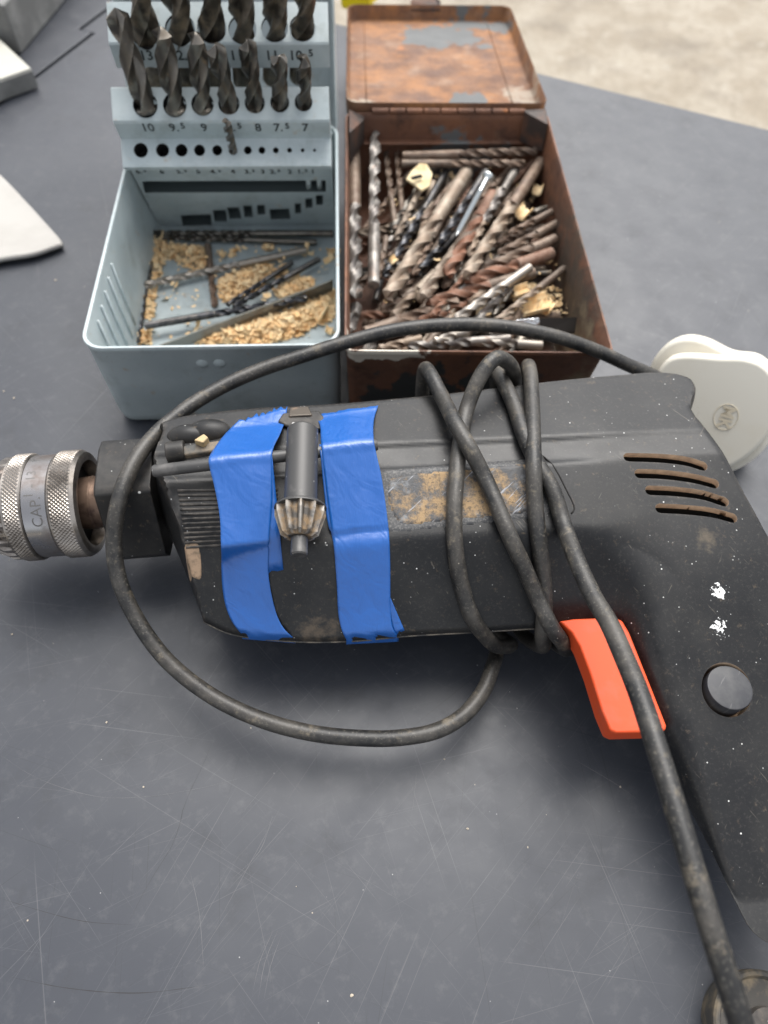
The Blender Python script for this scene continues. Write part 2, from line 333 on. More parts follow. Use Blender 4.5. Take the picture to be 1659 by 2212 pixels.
m_paper = M('white_paper', (.40, .385, .36), .75, 0, layers=[dict(col=(.35, .335, .31), scale=30, detail=5, lo=.45, hi=.7)], bump=[dict(scale=40, detail=4, str=.15, h=1)])
m_rail = M('white_rail_plastic', (.46, .45, .40), .4, 0, layers=[dict(col=(.55, .53, .46), scale=80, detail=7, lo=.56, hi=.72, amt=.6)])
m_greyblk = M('grey_weathered', (.16, .16, .155), .7, 0, layers=[dict(col=(.26, .26, .25), scale=40, detail=7, lo=.45, hi=.65)], bump=[dict(scale=150, detail=5, str=.3, h=.5)])
m_yellow = M('yellow_plastic', (.90, .72, .01), .45, 0, layers=[dict(col=(.7, .5, .02), scale=60, detail=5, lo=.5, hi=.7, amt=.5)])

# ================================================================== SETTING
V, Fc = boxv((-20000, -20000, -760), (40000, 0, 0), (0, 40000, 0), (0, 0, 20))
tag(build('ground', V, Fc, m_ground, smooth=False), kind='structure', label='pale sandy concrete ground beyond the table')

# ---- folding table: two leaves that meet at a stepped joint
e0, e1 = P(1150, 155, 0), P(1659, 280, 0)
ed = (e1-e0)/np.linalg.norm(e1-e0); en = np.array([-ed[1], ed[0], 0])
if en[1] < 0: en = -en
table = empty('folding_table', (0, 300, 0), 'dark grey scratched plastic folding table top under everything', 'table')
j = [P(-5, 227, 0), P(221, 80, 0), P(176, 60, 0), P(239, 21, 0)]
def tw(a, b): return e0+ed*a+en*b
def ab(X): return (X-e0) @ ed, (X-e0) @ en
ja = [ab(q) for q in j]
a0 = ja[0][0]; a1 = ja[2][0]
bstep0, bstep1 = ja[1][1], ja[2][1]
bs = (bstep0+bstep1)/2
g = 1.5; W_ = 760
leafA = [(1000, 0), (1000, -W_), (a0+g, -W_), (a0+g, bs), (a1+g, bs), (a1+g, 0)]
leafB = [(a1-g, 0), (a1-g, bs), (a0-g, bs), (a0-g, -W_), (-900, -W_), (-900, 0)]
for lf in (leafA, leafB):
    V, Fc = prism([tw(*q)-np.array([0, 0, 38]) for q in lf], (0, 0, 38))
    build('leaf', V, Fc, m_table, table, bevel=.6, seg=2)
# a few long single scratches, real thin grooves' burr lying on the plastic
m_scr_d = M('dark_scratch', (.018, .018, .018), .6); m_scr_l = M('pale_scratch', (.11, .112, .117), .6)
for pts, mt, wd in [([(460, 1600), (435, 1660), (415, 1700), (395, 1750), (390, 1775), (370, 1830), (345, 1870), (312, 1925), (282, 1985)], m_scr_d, .16),
                    ([(0, 1630), (60, 1670), (130, 1700), (220, 1722), (300, 1722), (420, 1705), (560, 1670)], m_scr_l, .16),
                    ([(0, 1940), (80, 1965), (180, 1990), (285, 1998)], m_scr_d, .2), ([(20, 2110), (150, 2135), (300, 2145), (450, 2128)], m_scr_d, .28),
                    ([(590, 2010), (560, 2080), (545, 2150)], m_scr_l, .2), ([(600, 2010), (572, 2080), (558, 2160)], m_scr_l, .2), ([(612, 2010), (585, 2085), (570, 2160)], m_scr_l, .16),
                    ([(500, 1960), (460, 2020), (420, 2085)], m_scr_l, .14), ([(590, 1760), (560, 1840), (500, 1900)], m_scr_l, .18), ([(1240, 1640), (1340, 1700), (1380, 1730)], m_scr_l, .22),
                    ([(410, 1880), (430, 1970), (440, 2090)], m_scr_l, .2), ([(700, 1610), (620, 1730)], m_scr_l, .14), ([(620, 1640), (520, 1760)], m_scr_l, .14), ([(900, 1670), (890, 1760)], m_scr_l, .2)]:
    p = spline([P(x, y, 0) for x, y in pts], 3); T = np.gradient(p, axis=0); T /= np.linalg.norm(T, axis=1)[:, None]
    nn = np.stack([-T[:, 1], T[:, 0], T[:, 2]*0], 1); ww = wd*rng.uniform(.3, 1, (len(p), 1))*np.sin(np.linspace(.15, 3, len(p)))[:, None]
    V = np.vstack([p+nn*ww/2+[0, 0, .04], p-nn*ww/2+[0, 0, .04]]); n = len(p)
    build('scratch', V, [[i, i+1, n+i+1, n+i] for i in range(n-1)], mt, table)

# ================================================================== POWER DRILL
DO = np.array([20., 130., 0.])
drill = empty('power_drill', DO, 'black corded power drill lying on its side with cord wrapped round its body', 'power drill')
LEFT = [(345, 985, 50), (331, 1060, 46), (356, 1130, 41), (400, 1235, 36), (440, 1345, 36)]
FRONT = [(440, 1345, 36), (500, 1371, 36), (640, 1387, 36), (760, 1386, 36), (880, 1375, 36), (1020, 1367, 36), (1150, 1359, 36), (1250, 1353, 36), (1310, 1370, 35), (1350, 1440, 34),
         (1405, 1575, 33), (1435, 1620, 32), (1502, 1760, 32), (1592, 1955, 32), (1625, 2012, 32), (1680, 2050, 32)]
BACK = [(1680, 2050, 32), (1790, 2040, 40), (1840, 1900, 40), (1825, 1700, 42), (1770, 1450, 46), (1700, 1265, 48), (1655, 1188, 50), (1600, 1092, 51), (1550, 1003, 52), (1505, 952, 53), (1487, 925, 54),
        (1496, 897, 55), (1502, 870, 56), (1488, 835, 57), (1455, 816, 58), (1400, 811, 58), (1317, 818, 58), (1173, 831, 58), (1122, 838, 58), (966, 857, 58), (829, 875, 57), (700, 886, 57), (620, 890, 57), (560, 897, 56), (470, 910, 55), (385, 936, 52), (350, 962, 50), (345, 985, 50)]
def pl(L, st=2): return spline([P(*q)*[1, 1, 0] for q in L], st)[:, :2]
pL, pF, pB = pl(LEFT), pl(FRONT), pl(BACK)
OUT = np.vstack([pL[:-1], pF[:-1], pB[:-1]])
def dist(Q, pts):
    Q = np.asarray(Q, float); best = np.full(len(Q), 1e9); near = np.zeros_like(Q)
    for a, b in zip(pts[:-1], pts[1:]):
        ab_ = b-a; t = np.clip(((Q-a) @ ab_)/max(ab_ @ ab_, 1e-9), 0, 1); c = a+t[:, None]*ab_; d = np.linalg.norm(Q-c, axis=1)
        m = d < best; best[m] = d[m]; near[m] = c[m]
    return best, near
def inside(Q, poly):
    Q = np.asarray(Q, float); r = np.zeros(len(Q), bool); x, y = Q[:, 0], Q[:, 1]; n = len(poly)
    for i in range(n):
        x0, y0 = poly[i]; x1, y1 = poly[(i+1) % n]
        if y0 == y1: continue
        c = ((y0 > y) != (y1 > y)) & (x < (x1-x0)*(y-y0)/(y1-y0)+x0); r ^= c
    return r
def sstep(x, a, b):
    t = np.clip((x-a)/(b-a), 0, 1); return t*t*(3-2*t)
def smin(a, b, k):
    h = np.clip(.5+.5*(b-a)/k, 0, 1); return b*(1-h)+a*h-k*h*(1-h)
fa, fb = P(640, 1387, 36)[:2], P(1150, 1359, 36)[:2]
BX = (fb-fa)/np.linalg.norm(fb-fa); BN = np.array([-BX[1], BX[0]])
XC = P(1260, 1353, 36)[0]
def seam(Q): return 36-4*sstep(Q[:, 1], 85, 60)*sstep(Q[:, 0], XC-10, XC+20)
_XV = P(1190, 985, 68)[0]
def H(Q, clampin=True):
    """height of the drill housing's upper shell"""
    Q = np.asarray(Q, float); x = Q[:, 0]; t = (Q-fa) @ BN
    dF, _ = dist(Q, pF); dB, _ = dist(Q, pB); dL, _ = dist(Q, pL)
    wh = sstep(x, XC-4, XC+24)
    gF = np.minimum(3.2*dF, 1.6+1.04*dF)
    gH = 27*np.sqrt(np.clip(1-(1-np.clip(dF/25, 0, 1))**2, 0, 1))+.55*np.clip(dF-21, 0, 200)
    s = seam(Q)
    zf = s+gF*(1-wh)+gH*wh
    lowhand = sstep(Q[:, 1], 100, 60)*wh
    rb = 6.5+7*sstep(x, 95, 125)*sstep(Q[:, 1], 172, 150)+8*lowhand
    zb = s+(34-5*lowhand)*np.sqrt(np.clip(1-(1-np.clip(dB/rb, 0, 1))**2, 0, 1))
    zl = s+np.minimum(6*dL, 10+4.5*dL)
    top = 62+.24*(t-24.5)
    band = sstep(t, 46.6, 48.8)*(1-sstep(x, _XV, _XV+30)); top = top-1.0*band-.24*np.clip(t-48, 0, 100)*sstep(t, 46, 50)
    ridge = sstep(t, 56.4, 58.6); top = top+.9*ridge*(1-.6*sstep(x, _XV, _XV+40))-.16*np.clip(t-58, 0, 100)
    # gentle tumble towards the handle
    top = top-3.5*sstep(Q[:, 1], 115, 60)*wh
    z = smin(zf, top, 1.6+7*wh); z = smin(z, zl, 1.2); z = smin(z, zb, 2.2)
    # step between gear case and motor case (mostly under the tape)
    return np.maximum(z, s+.2)
HG = None
def h1(x, y):
    i = (x-mn[0])/st; k = (y-mn[1])/st; a = int(math.floor(i)); b = int(math.floor(k))
    if a < 0 or b < 0 or a >= nx-1 or b >= ny-1: return 0.0
    i -= a; k -= b
    return float((HG[a, b]*(1-i)+HG[a+1, b]*i)*(1-k)+(HG[a, b+1]*(1-i)+HG[a+1, b+1]*i)*k)
def Ph(px, py, off=0.0, hf=None):
    """point where the view ray meets the housing surface raised by off"""
    hf = hf or h1
    z = 95.0; X = P(px, py, z)
    while z > 0:
        X = P(px, py, z)
        if z <= hf(X[0], X[1])+off: break
        z -= .5
    lo, hi = z, z+.5
    for _ in range(12):
        m = (lo+hi)/2; X = P(px, py, m)
        if m <= hf(X[0], X[1])+off: lo = m
        else: hi = m
    return P(px, py, (lo+hi)/2)
# ---- shell mesh
st = 1.0
mn = OUT.min(0)-2; mx_ = OUT.max(0)+2
gx = np.arange(mn[0], mx_[0], st); gy = np.arange(mn[1], mx_[1], st); nx, ny = len(gx), len(gy)
GQ = np.stack(np.meshgrid(gx, gy, indexing='ij'), -1).reshape(-1, 2)
ins = inside(GQ, OUT); I2 = ins.reshape(nx, ny)
HG = np.zeros(len(GQ)); HG[ins] = H(GQ[ins]); HG = HG.reshape(nx, ny)
from mathutils.geometry import delaunay_2d_cdt
def densify(poly, step):
    q = np.vstack([poly, poly[:1]]); d = np.r_[0, np.cumsum(np.linalg.norm(np.diff(q, axis=0), axis=1))]
    t = np.linspace(0, d[-1], int(d[-1]/step), endpoint=False); return np.stack([np.interp(t, d, q[:, 0]), np.interp(t, d, q[:, 1])], 1)
ob = densify(OUT, .9); OC = np.vstack([OUT, OUT[:1]])
if np.sum(ob[:, 0]*np.roll(ob[:, 1], -1)-np.roll(ob[:, 0], -1)*ob[:, 1]) < 0: ob = ob[::-1]
tg = np.roll(ob, -1, 0)-np.roll(ob, 1, 0); tg /= np.linalg.norm(tg, axis=1)[:, None]; nin = np.stack([-tg[:, 1], tg[:, 0]], 1)
pts2 = [ob]
for off in (.06, .2, .45, .85, 1.4, 2.1, 2.9, 3.8, 4.8):
    q = ob+nin*off; dd, _ = dist(q, OC); keep = (dd > off*.97) & inside(q, OUT); pts2.append(q[keep])
dgr, _ = dist(GQ[ins], OC); pts2.append(GQ[ins][dgr > 5.5])
P2 = np.vstack(pts2); nb = len(ob)
vo, eo, fo_, ov, oe, of = delaunay_2d_cdt([Vector(q) for q in P2], [(i, (i+1) % nb) for i in range(nb)], [], 1, 1e-5)
Q = np.array([v[:] for v in vo]); dq, _ = dist(Q, OC); isin = dq > .02
sm = seam(Q); z = np.where(isin, H(Q), sm)
n0 = len(Q); bi = np.where(isin)[0]; mapb = np.arange(n0); mapb[bi] = n0+np.arange(len(bi))
Vt = np.column_stack([Q, z]); Vb = np.column_stack([Q[bi], sm[bi]-.80*(z[bi]-sm[bi])])
Fs = []
for f_ in fo_:
    if not isin[list(f_)].any(): continue
    Fs.append(list(f_)); Fs.append([int(mapb[v]) for v in f_[::-1]])
spl1 = P(1566, 1268, 60); spl2 = P(1574, 1335, 60); redp = P(1353, 1312, 52)
m_body = M('drill_body_plastic', (.008, .0085, .0096), .38, 0, spec=.38, roughvar=.06, pointy=((.16, .14, .12), .515, .60, .5), layers=[
    dict(col=(.026, .025, .0235), scale=45, detail=8, lo=.45, hi=.75, amt=.7), dict(col=(.085, .08, .07), scale=900, detail=6, nr=.75, lo=.54, hi=.78, amt=.55),
    dict(col=TAN, scale=320, detail=8, nr=.7, lo=.60, hi=.80, amt=.34, rough=.9),
    dict(col=(.15, .135, .11), scale=1, detail=3, stretch=(60, 900, 300), rot=(0, 0, .9), lo=.69, hi=.74, amt=.45),
    dict(col=(.15, .135, .11), scale=1, detail=3, stretch=(1000, 50, 300), rot=(0, 0, .5), lo=.71, hi=.75, amt=.45),
    dict(kind='speck', col=(.8, .8, .78), scale=380, lo=.06, hi=.12, keep=.93, amt=.85), dict(kind='speck', col=(.8, .8, .78), scale=700, lo=.12, hi=.2, keep=.95, amt=.8),
    dict(kind='speck', col=(.6, .6, .58), scale=420, lo=.08, hi=.13, keep=.93, amt=.8),
    dict(kind='spot', col=(.86, .87, .86), at=SB(spl1, DO), r=2.1, jit=1.0, scale=700, stretch=(1, 1, .3)),
    dict(kind='spot', col=(.86, .87, .86), at=SB(spl2, DO), r=2.4, jit=1.1, scale=800, stretch=(1, 1, .3)),
    dict(kind='spot', col=(.5, .04, .03), at=SB(redp, DO), r=.9, jit=1.0, scale=900, stretch=(1.3, .6, .25)),
    dict(kind='spot', col=(.22, .17, .11), at=SB(P(1530, 1160, 62), DO), r=2.2, jit=1.3, scale=300, soft=.9, amt=.3, stretch=(1, 1, .3)),
    dict(kind='spot', col=(.20, .15, .10), at=SB(P(690, 1358, 42), DO), r=3, jit=1.3, scale=300, soft=.9, amt=.35, stretch=(.6, 1.6, .6)),
    ], bump=[dict(scale=2600, detail=2, str=.2, h=.12)])
housing = build('housing', np.vstack([Vt, Vb]), Fs, m_body, drill)
# ---- vent slots cut through the shell
def stroke(pts, wd, zlo, zhi):
    p = spline(pts, .6); T = np.gradient(p, axis=0)*[1, 1, 0]; T /= np.linalg.norm(T, axis=1)[:, None]
    nn = np.stack([-T[:, 1], T[:, 0], T[:, 2]*0], 1); r = wd/2
    a = [p[i]+nn[i]*r for i in range(len(p))]; b = [p[i]-nn[i]*r for i in range(len(p))]
    def cap(c, d0): return [c+r*(math.cos(th)*d0[0]+math.sin(th)*d0[1]) for th in np.linspace(0, math.pi, 7)[1:-1]]
    poly = np.array(a+cap(p[-1], (nn[-1], T[-1]))+b[::-1]+cap(p[0], (-nn[0], -T[0])))
    n = len(a); m = len(poly); V = np.vstack([poly+[0, 0, zlo], poly+[0, 0, zhi]]); Fc = []
    L_, R_ = list(range(n)), list(range(n+5, 2*n+5))[::-1]; c1 = list(range(n, n+5)); c2 = list(range(2*n+5, 2*n+10))
    for o_ in (0, m):
        Fc += [[o_+L_[i], o_+L_[i+1], o_+R_[i+1], o_+R_[i]] for i in range(n-1)]
        Fc += [[o_+q for q in [L_[-1]]+c1+[R_[-1]]], [o_+q for q in [R_[0]]+c2+[L_[0]]]]
    Fc += [[i, (i+1) % m, m+(i+1) % m, m+i] for i in range(m)]
    return V, Fc
sl = [[(1357, 985), (1432, 988), (1485, 995), (1518, 1005)], [(1381, 1021), (1432, 1023), (1500, 1032), (1543, 1043)],
      [(1404, 1057), (1460, 1060), (1520, 1068), (1564, 1082)], [(1426, 1096), (1480, 1099), (1540, 1106), (1582, 1117)]]
for s_ in sl:
    w3 = np.array([Ph(x, y+2) for x, y in s_])
    V, Fc = stroke(w3, 3.3, -4.0, 9); cut(housing, V, Fc, m_slot)
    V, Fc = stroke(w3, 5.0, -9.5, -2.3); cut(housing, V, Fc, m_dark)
housing.data.shade_smooth(); housing.data.set_sharp_from_angle(angle=math.radians(50))
# parting seam between the half shells
V, Fc = tube(spline([np.array([*q, 36.2]) for q in pF[::2] if q[1] > 70], 2), .28, 6)
build('parting_seam', V, Fc, M('seam_dust', (.12, .105, .085), .85, layers=[dict(col=(.03, .03, .03), scale=200, detail=6, lo=.4, hi=.6)]), drill)

def patch(name, outline, mat, parent, off=.25, step=1.0, thick=True, hf=None):
    """thin plate that follows the housing inside a pixel outline"""
    pts = np.array([Ph(x, y, off, hf) for x, y in outline]); poly = spline(np.vstack([pts, pts[:1]])*[1, 1, 0], 1.0)[:-1, :2]
    mn, mx = poly.min(0)-step, poly.max(0)+step
    ax_ = np.arange(mn[0], mx[0], step); ay_ = np.arange(mn[1], mx[1], step)
    G = np.stack(np.meshgrid(ax_, ay_, indexing='ij'), -1).reshape(-1, 2); inn = inside(G, poly).reshape(len(ax_), len(ay_)); my = len(ay_)
    cc = [(i, k) for i in range(len(ax_)-1) for k in range(my-1) if inn[i:i+2, k:k+2].any()]
    idl = sorted({q for i, k in cc for q in (i*my+k, (i+1)*my+k, (i+1)*my+k+1, i*my+k+1)}); rm = {g_: n_ for n_, g_ in enumerate(idl)}
    Qp = G[idl].copy(); io = inn.reshape(-1)[idl]
    _, nr = dist(Qp[~io], np.vstack([poly, poly[:1]])); Qp[~io] = nr
    z = H(Qp)+np.where(io, off, -.2)
    Fq = [[rm[i*my+k], rm[(i+1)*my+k], rm[(i+1)*my+k+1], rm[i*my+k+1]] for i, k in cc]
    return build(name, np.column_stack([Qp, z]), Fq, mat, parent)
patch('name_plate', [(815, 1018), (870, 1012), (950, 1004), (1040, 998), (1130, 992), (1165, 990), (1178, 1010), (1186, 1050), (1190, 1095), (1185, 1110), (1160, 1116), (1120, 1122), (1020, 1133), (920, 1143), (840, 1150), (818, 1140)], m_plate_edge, drill, .18)
patch('name_plate_inset', [(838, 1035), (870, 1026), (950, 1017), (1050, 1009), (1130, 1002), (1155, 1003), (1168, 1030), (1174, 1080), (1160, 1100), (1120, 1110), (1020, 1120), (920, 1130), (868, 1134), (845, 1105), (834, 1065)], m_plate, drill, .32)
V, Fc = tube(spline([Ph(x, y, -.02) for x, y in [(1172, 985), (1190, 1000), (1207, 1025), (1222, 1055), (1237, 1085), (1241, 1100), (1234, 1110)]], 1.5), .3, 6); build('plate_outline', V, Fc, m_dark, drill)
# ---- ribbed gear case front: each rib a ridge following the surface
for k in range(13):
    y0 = 1058+k*10.2; y1 = y0+4-k*.9
    xs = np.linspace(384+k*1.5, 600, 14); ysr = np.linspace(y0+2, y1-4, 14)
    pth = spline([Ph(x, y, .05) for x, y in zip(xs, ysr)], 3)
    V, Fc = tube(pth, .52, 6); build('rib', V, Fc, m_black, drill)
V, Fc = boxv((0, 0, 0), (1, 0, 0), (0, 1, 0), (0, 0, 1))
# bare copper coloured tab in the front bevel
patch('brush_tab', [(402, 1170), (425, 1168), (432, 1252), (411, 1257)], M('copper_tab', (.36, .25, .165), .65, .2, layers=[dict(col=(.16, .12, .08), scale=220, detail=7, lo=.48, hi=.62)]), drill, .35, .5)

# ---- gear nose (collar between body and chuck)
AX0, AX1 = P(0, 1101, 38), P(170, 1088, 38)
ax = AX1-AX0; ax[2] = 0; ax /= np.linalg.norm(ax); an = np.array([-ax[1], ax[0], 0]); zu = np.array([0, 0, 1.])
def axp(px, py=1090, z=38):    # point on the spindle axis at a pixel column
    X = P(px, py, z); return AX0+ax*((X-AX0) @ ax)
sec = [(-17, -15), (-19.5, -9), (-8, 16.4), (-5.5, 17.5), (12, 17.5), (16, 16), (19, 10), (19.5, -4), (17, -13), (10, -18), (-10, -18)]
A = axp(236); B = axp(352)
def loft(stations, cap=True):
    V = []; Fc = []; n = len(stations[0])
    for r in stations: V += [np.asarray(q, float) for q in r]
    for k in range(len(stations)-1):
        for i in range(n): Fc.append([k*n+i, k*n+(i+1) % n, (k+1)*n+(i+1) % n, (k+1)*n+i])
    if cap: Fc += [list(range(n))[::-1], [(len(stations)-1)*n+i for i in range(n)]]
    return V, Fc
stn = []
for f_, sc_ in ((0, .94), (.03, 1), (.6, 1.0), (1, 1.0)):
    C = A+(B-A)*f_; stn.append([C+an*(a_*sc_)+zu*(b_*sc_) for a_, b_ in sec])
V, Fc = loft(stn); build('gear_nose', V, Fc, m_black, drill, bevel=2.6, seg=4, angle=60)

# ---- chuck
RC = 19.6
chuck = [('chuck_sleeve', 101, 163, RC, m_chuck), ('chuck_ring', 46, 102, RC-.7, m_ring), ('chuck_collar', 3, 47, RC-.1, m_chuck), ('chuck_gear', -32, 4, RC-.6, m_chuck)]
def tpos(px): return float((P(px, 1075, 54)-AX0) @ ax)      # read on the near side of the chuck
rear_t = tpos(163)
for nm, xa, xb, r, mt in chuck:
    ta, tb = tpos(xa), tpos(xb) if nm != 'chuck_sleeve' else rear_t
    if nm == 'chuck_sleeve':
        V, Fc = lathe(AX0, ax, [(ta, 8), (ta, r-.6), (ta+.6, r), (tb-1.6, r), (tb-.5, r-.7), (tb, r-2), (tb, r-3.6), (tb-5, r-4.4), (tb-5, 6)], 96)
        par = build(nm, V, Fc, mt, drill, angle=30)
    elif nm == 'chuck_gear':
        NT = 30
        V, Fc = lathe(AX0, ax, [(ta-14, 8), (ta-14, 13), (ta-6, 16.5), (ta-5.5, r-3.2), (ta, r-1.5), (tb-3, r), (tb, r), (tb, 8)], NT*6,
                      rfun=lambda k, t, rr, a, jn: rr-(1.9 if (jn % 6) in (0, 1, 2) and k in (3, 4, 5) else 0))
        build(nm, V, Fc, mt, drill, angle=30)
    else:
        V, Fc = lathe(AX0, ax, [(ta, 8), (ta, r-.5), (ta+.4, r), (tb-.4, r), (tb, r-.5), (tb, 8)], 96); build(nm, V, Fc, mt, drill, angle=30)
    if nm in ('chuck_sleeve', 'chuck_collar'):     # crossed knurling: real pyramids, one joined relief
        bmV = []; bmF = []; nu = 88; wid = (tb-ta-2.4 if nm == 'chuck_sleeve' else tb-ta-1.2); pz = 2*math.pi*r/nu; nv = max(3, int(wid/pz))
        pz2 = wid/nv; _, uu, vv = frame(ax)
        def cp(a, t, rr): return AX0+ax*t+rr*(math.cos(a)*uu+math.sin(a)*vv)
        for half in (0, 1):
            for iu in range(nu):
                a = 2*math.pi*(iu+half*.5)/nu; da = math.pi/nu*.93
                for iv in range(nv-half):
                    t = ta+.7+(iv+.5+half*.5)*pz2; dt = pz2*.5*.93; b0 = len(bmV)
                    bmV += [cp(a-da, t, r+.02), cp(a, t-dt, r+.02), cp(a+da, t, r+.02), cp(a, t+dt, r+.02), cp(a, t, r+.42)]
                    bmF += [[b0, b0+1, b0+4], [b0+1, b0+2, b0+4], [b0+2, b0+3, b0+4], [b0+3, b0, b0+4]]
        tag(build('knurling', bmV, bmF, m_chuck, drill, smooth=False), kind='stuff')
# dark cavity and spindle collar
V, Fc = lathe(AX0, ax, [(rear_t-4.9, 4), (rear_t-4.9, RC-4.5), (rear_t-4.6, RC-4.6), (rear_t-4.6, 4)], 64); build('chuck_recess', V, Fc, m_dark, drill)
V, Fc = lathe(AX0, ax, [(rear_t-5, 7), (rear_t-4, 9.5), (rear_t+1.2, 10), (rear_t+1.8, 9.6), (float((axp(240)-AX0) @ ax), 9.6), (float((axp(240)-AX0) @ ax), 5)], 64); build('spindle_collar', V, Fc, m_brass, drill, angle=30)
# engraved capacity marking wrapped on the polished ring
_, cu_, cv_ = frame(ax)
cdir = CAMP-axp(72); cdir -= ax*(cdir @ ax); cdir /= np.linalg.norm(cdir)
cw = np.cross(ax, cdir)
def on_ring(s_, size, tmid, ang0):
    V, Fc = text_mesh(s_, size); out = []
    for x, y, _z in V:
        a = ang0-x/(RC-.7); out.append(AX0+ax*(tmid+(-y))+(RC-.66)*(math.cos(a)*cdir+math.sin(a)*cw))
    return np.array(out), Fc
for s_, size, tm, a0_ in [('CAP.', 5.2, 80, .10), ('1', 4.6, 66, -.22), ('-', 4.6, 70, -.40), ('13', 4.6, 68, -.62)]:
    V, Fc = on_ring(s_, size, tpos(tm), a0_); build('engraving', V, Fc, m_letter, drill, smooth=False)

# ---- hammer selector and clamp behind the gear case
a_ = P(353, 975, 60); b_ = P(392, 970, 60)
V, Fc = tube(np.linspace(Ph(360, 978, 0), Ph(400, 973, 0), 6), 3.6, 18); build('selector_pin', V, Fc, m_black, drill, angle=40, bevel=.5)
V, Fc = prism([Ph(392, 962, 2), Ph(476, 950, 2), Ph(476, 972, 2), Ph(394, 984, 2)], (0, 0, -4)); build('selector_slider', V, Fc, M('dusty_slider', (.055, .055, .05), .6, layers=[dict(col=TAN, scale=150, detail=7, lo=.45, hi=.65, amt=.6)]), drill, bevel=.8)
for (cx_, cy_, zz, rx, ry, rz) in [(410, 944, 58, 8, 4.5, 4.5), (452, 936, 60, 8, 5, 5)]:
    C = Ph(cx_, cy_, -1.2); V, Fc = lathe((0, 0, 0), (0, 0, 1), [(math.sin(q)*1.0, max(math.cos(q), .02)) for q in np.linspace(-1.2, 1.55, 12)], 28)
    V = V*[rx, ry, rz]; rr_ = math.atan2(BX[1], BX[0]); V = np.column_stack([V[:, 0]*math.cos(rr_)-V[:, 1]*math.sin(rr_), V[:, 0]*math.sin(rr_)+V[:, 1]*math.cos(rr_), V[:, 2]])+C
    build('selector_dome', V, Fc, m_black, drill)
V, Fc = prism([Ph(418, 950, 4.4), Ph(440, 936, 4.4), Ph(450, 944, 4.4), Ph(438, 956, 4.4)], (0, 0, -5)); build('selector_mark', V, Fc, M('tan_mark', (.45, .34, .19), .8, layers=[dict(col=(.16, .12, .08), scale=220, detail=6, lo=.5, hi=.65)]), drill, bevel=.5)
V, Fc = prism([P(624, 879, 66), P(666, 876, 66), P(676, 896, 68), P(622, 899, 68)], (0, 0, -7)); build('clamp_nut', V, Fc, M('clamp_steel', (.10, .085, .07), .5, .5, layers=[dict(col=(.36, .24, .17), scale=160, detail=6, lo=.5, hi=.65)]), drill, bevel=.8)
V, Fc = prism([Ph(628, 930, .2), Ph(600, 915, .2), Ph(612, 897, .2), Ph(690, 892, .2), Ph(700, 905, .2), Ph(694, 932, .2)], (0, 0, 1.6)); build('clamp_pad', V, Fc, m_black, drill, bevel=.8)

# ---- trigger and lock button
tp = [(1208, 1341), (1240, 1336), (1330, 1333), (1345, 1340), (1360, 1365), (1400, 1465), (1441, 1568), (1438, 1578), (1400, 1582), (1332, 1584), (1318, 1578), (1300, 1535), (1275, 1455), (1252, 1395), (1235, 1366)]
V, Fc = prism([P(x, y, 46) for x, y in tp], (0, 0, -8.5)); build('trigger', V, Fc, m_orange, drill, bevel=2.4, seg=5)
bc = Ph(1570, 1490); hb = np.array([*bc[:2], h1(bc[0], bc[1])])
V, Fc = lathe(hb+[0, 0, -8], (0, 0, 1), [(0, .5), (0, 8.0), (30, 8.0), (30, .5)], 56); cut(housing, V, Fc, m_slot)
housing.data.set_sharp_from_angle(angle=math.radians(50))
bt = P(1577, 1485, hb[2]+1.6)
V, Fc = lathe(np.array([bt[0], bt[1], hb[2]-7.5]), (0, 0, 1), [(0, .3), (0, 7.1), (8.8, 7.1), (9.1, 6.9), (9.2, 6.5), (9.2, .1)], 56); build('lock_button', V, Fc, m_button, drill, angle=40)

# ---- cord
RCD = 2.75
fy = lambda X: X
def ySh(x, which):      # world y of the housing outline (front or back) at world x
    pts = pF if which == 'f' else pB
    k = np.argmin(np.abs(pts[:, 0]-x)+(1000*(pts[:, 1] < 120) if which == 'b' else 0)); return pts[k, 1]
def under(x0, x1):      # back -> under the body -> front
    xb, xf = x0, x1
    return [np.array([xb, ySh(xb, 'b')+4.5, 38]), np.array([xb*.9+xf*.1, ySh(xb, 'b')-1, 14]), np.array([xb*.7+xf*.3, ySh(xb, 'b')-18, 4.5]), np.array([(xb+xf)/2, (ySh(xb, 'b')+ySh(xf, 'f'))/2, 3.0]),
            np.array([xb*.25+xf*.75, ySh(xf, 'f')+14, 4.5])]
r_ = RCD
cp = []
cp += [P(1640, 2330, 74), P(1601, 2212, 80), P(1583, 2153, 83), P(1543, 2027, 86), P(1502, 1892, 87), P(1462, 1757, 87), P(1421, 1622, 86), P(1376, 1487, 83), P(1322, 1418, 79), P(1301, 1356, 76)]
cp[7] = P(1378, 1492, 83); cp[8] = P(1345, 1412, 79); cp[9] = P(1315, 1345, 76)
cp += [P(1282, 1290, 73), P(1244, 1207, 69.5)] + [Ph(x, y, r_+.1) for x, y in [(1217, 1132), (1194, 1060), (1160, 1000), (1132, 940), (1112, 880), (1092, 835)]]
cp += [P(1072, 806, 60)] + [np.array([P(1068, 800, 50)[0]+1, 0, 0])*[1, 0, 0]+[0, ySh(42, 'b')+5.5, 46]]
ixA = P(1171, 1395, 27)[0]
cp += under(42, ixA) + [P(1171, 1396, 24), P(1172, 1372, 36)]
cp += [Ph(x, y, r_) for x, y in [(1176, 1320), (1174, 1255), (1165, 1174), (1156, 1093)]] + [Ph(1153, 1012, r_+2.0), Ph(1151, 930, r_+.8), Ph(1149, 865, r_+1.0), P(1145, 805, 66), P(1140, 792, 60)]
ixB = P(1220, 1398, 30)[0]
cp += under(56, ixB) + [P(1222, 1402, 30), P(1213, 1385, 40), P(1190, 1353, 47)]
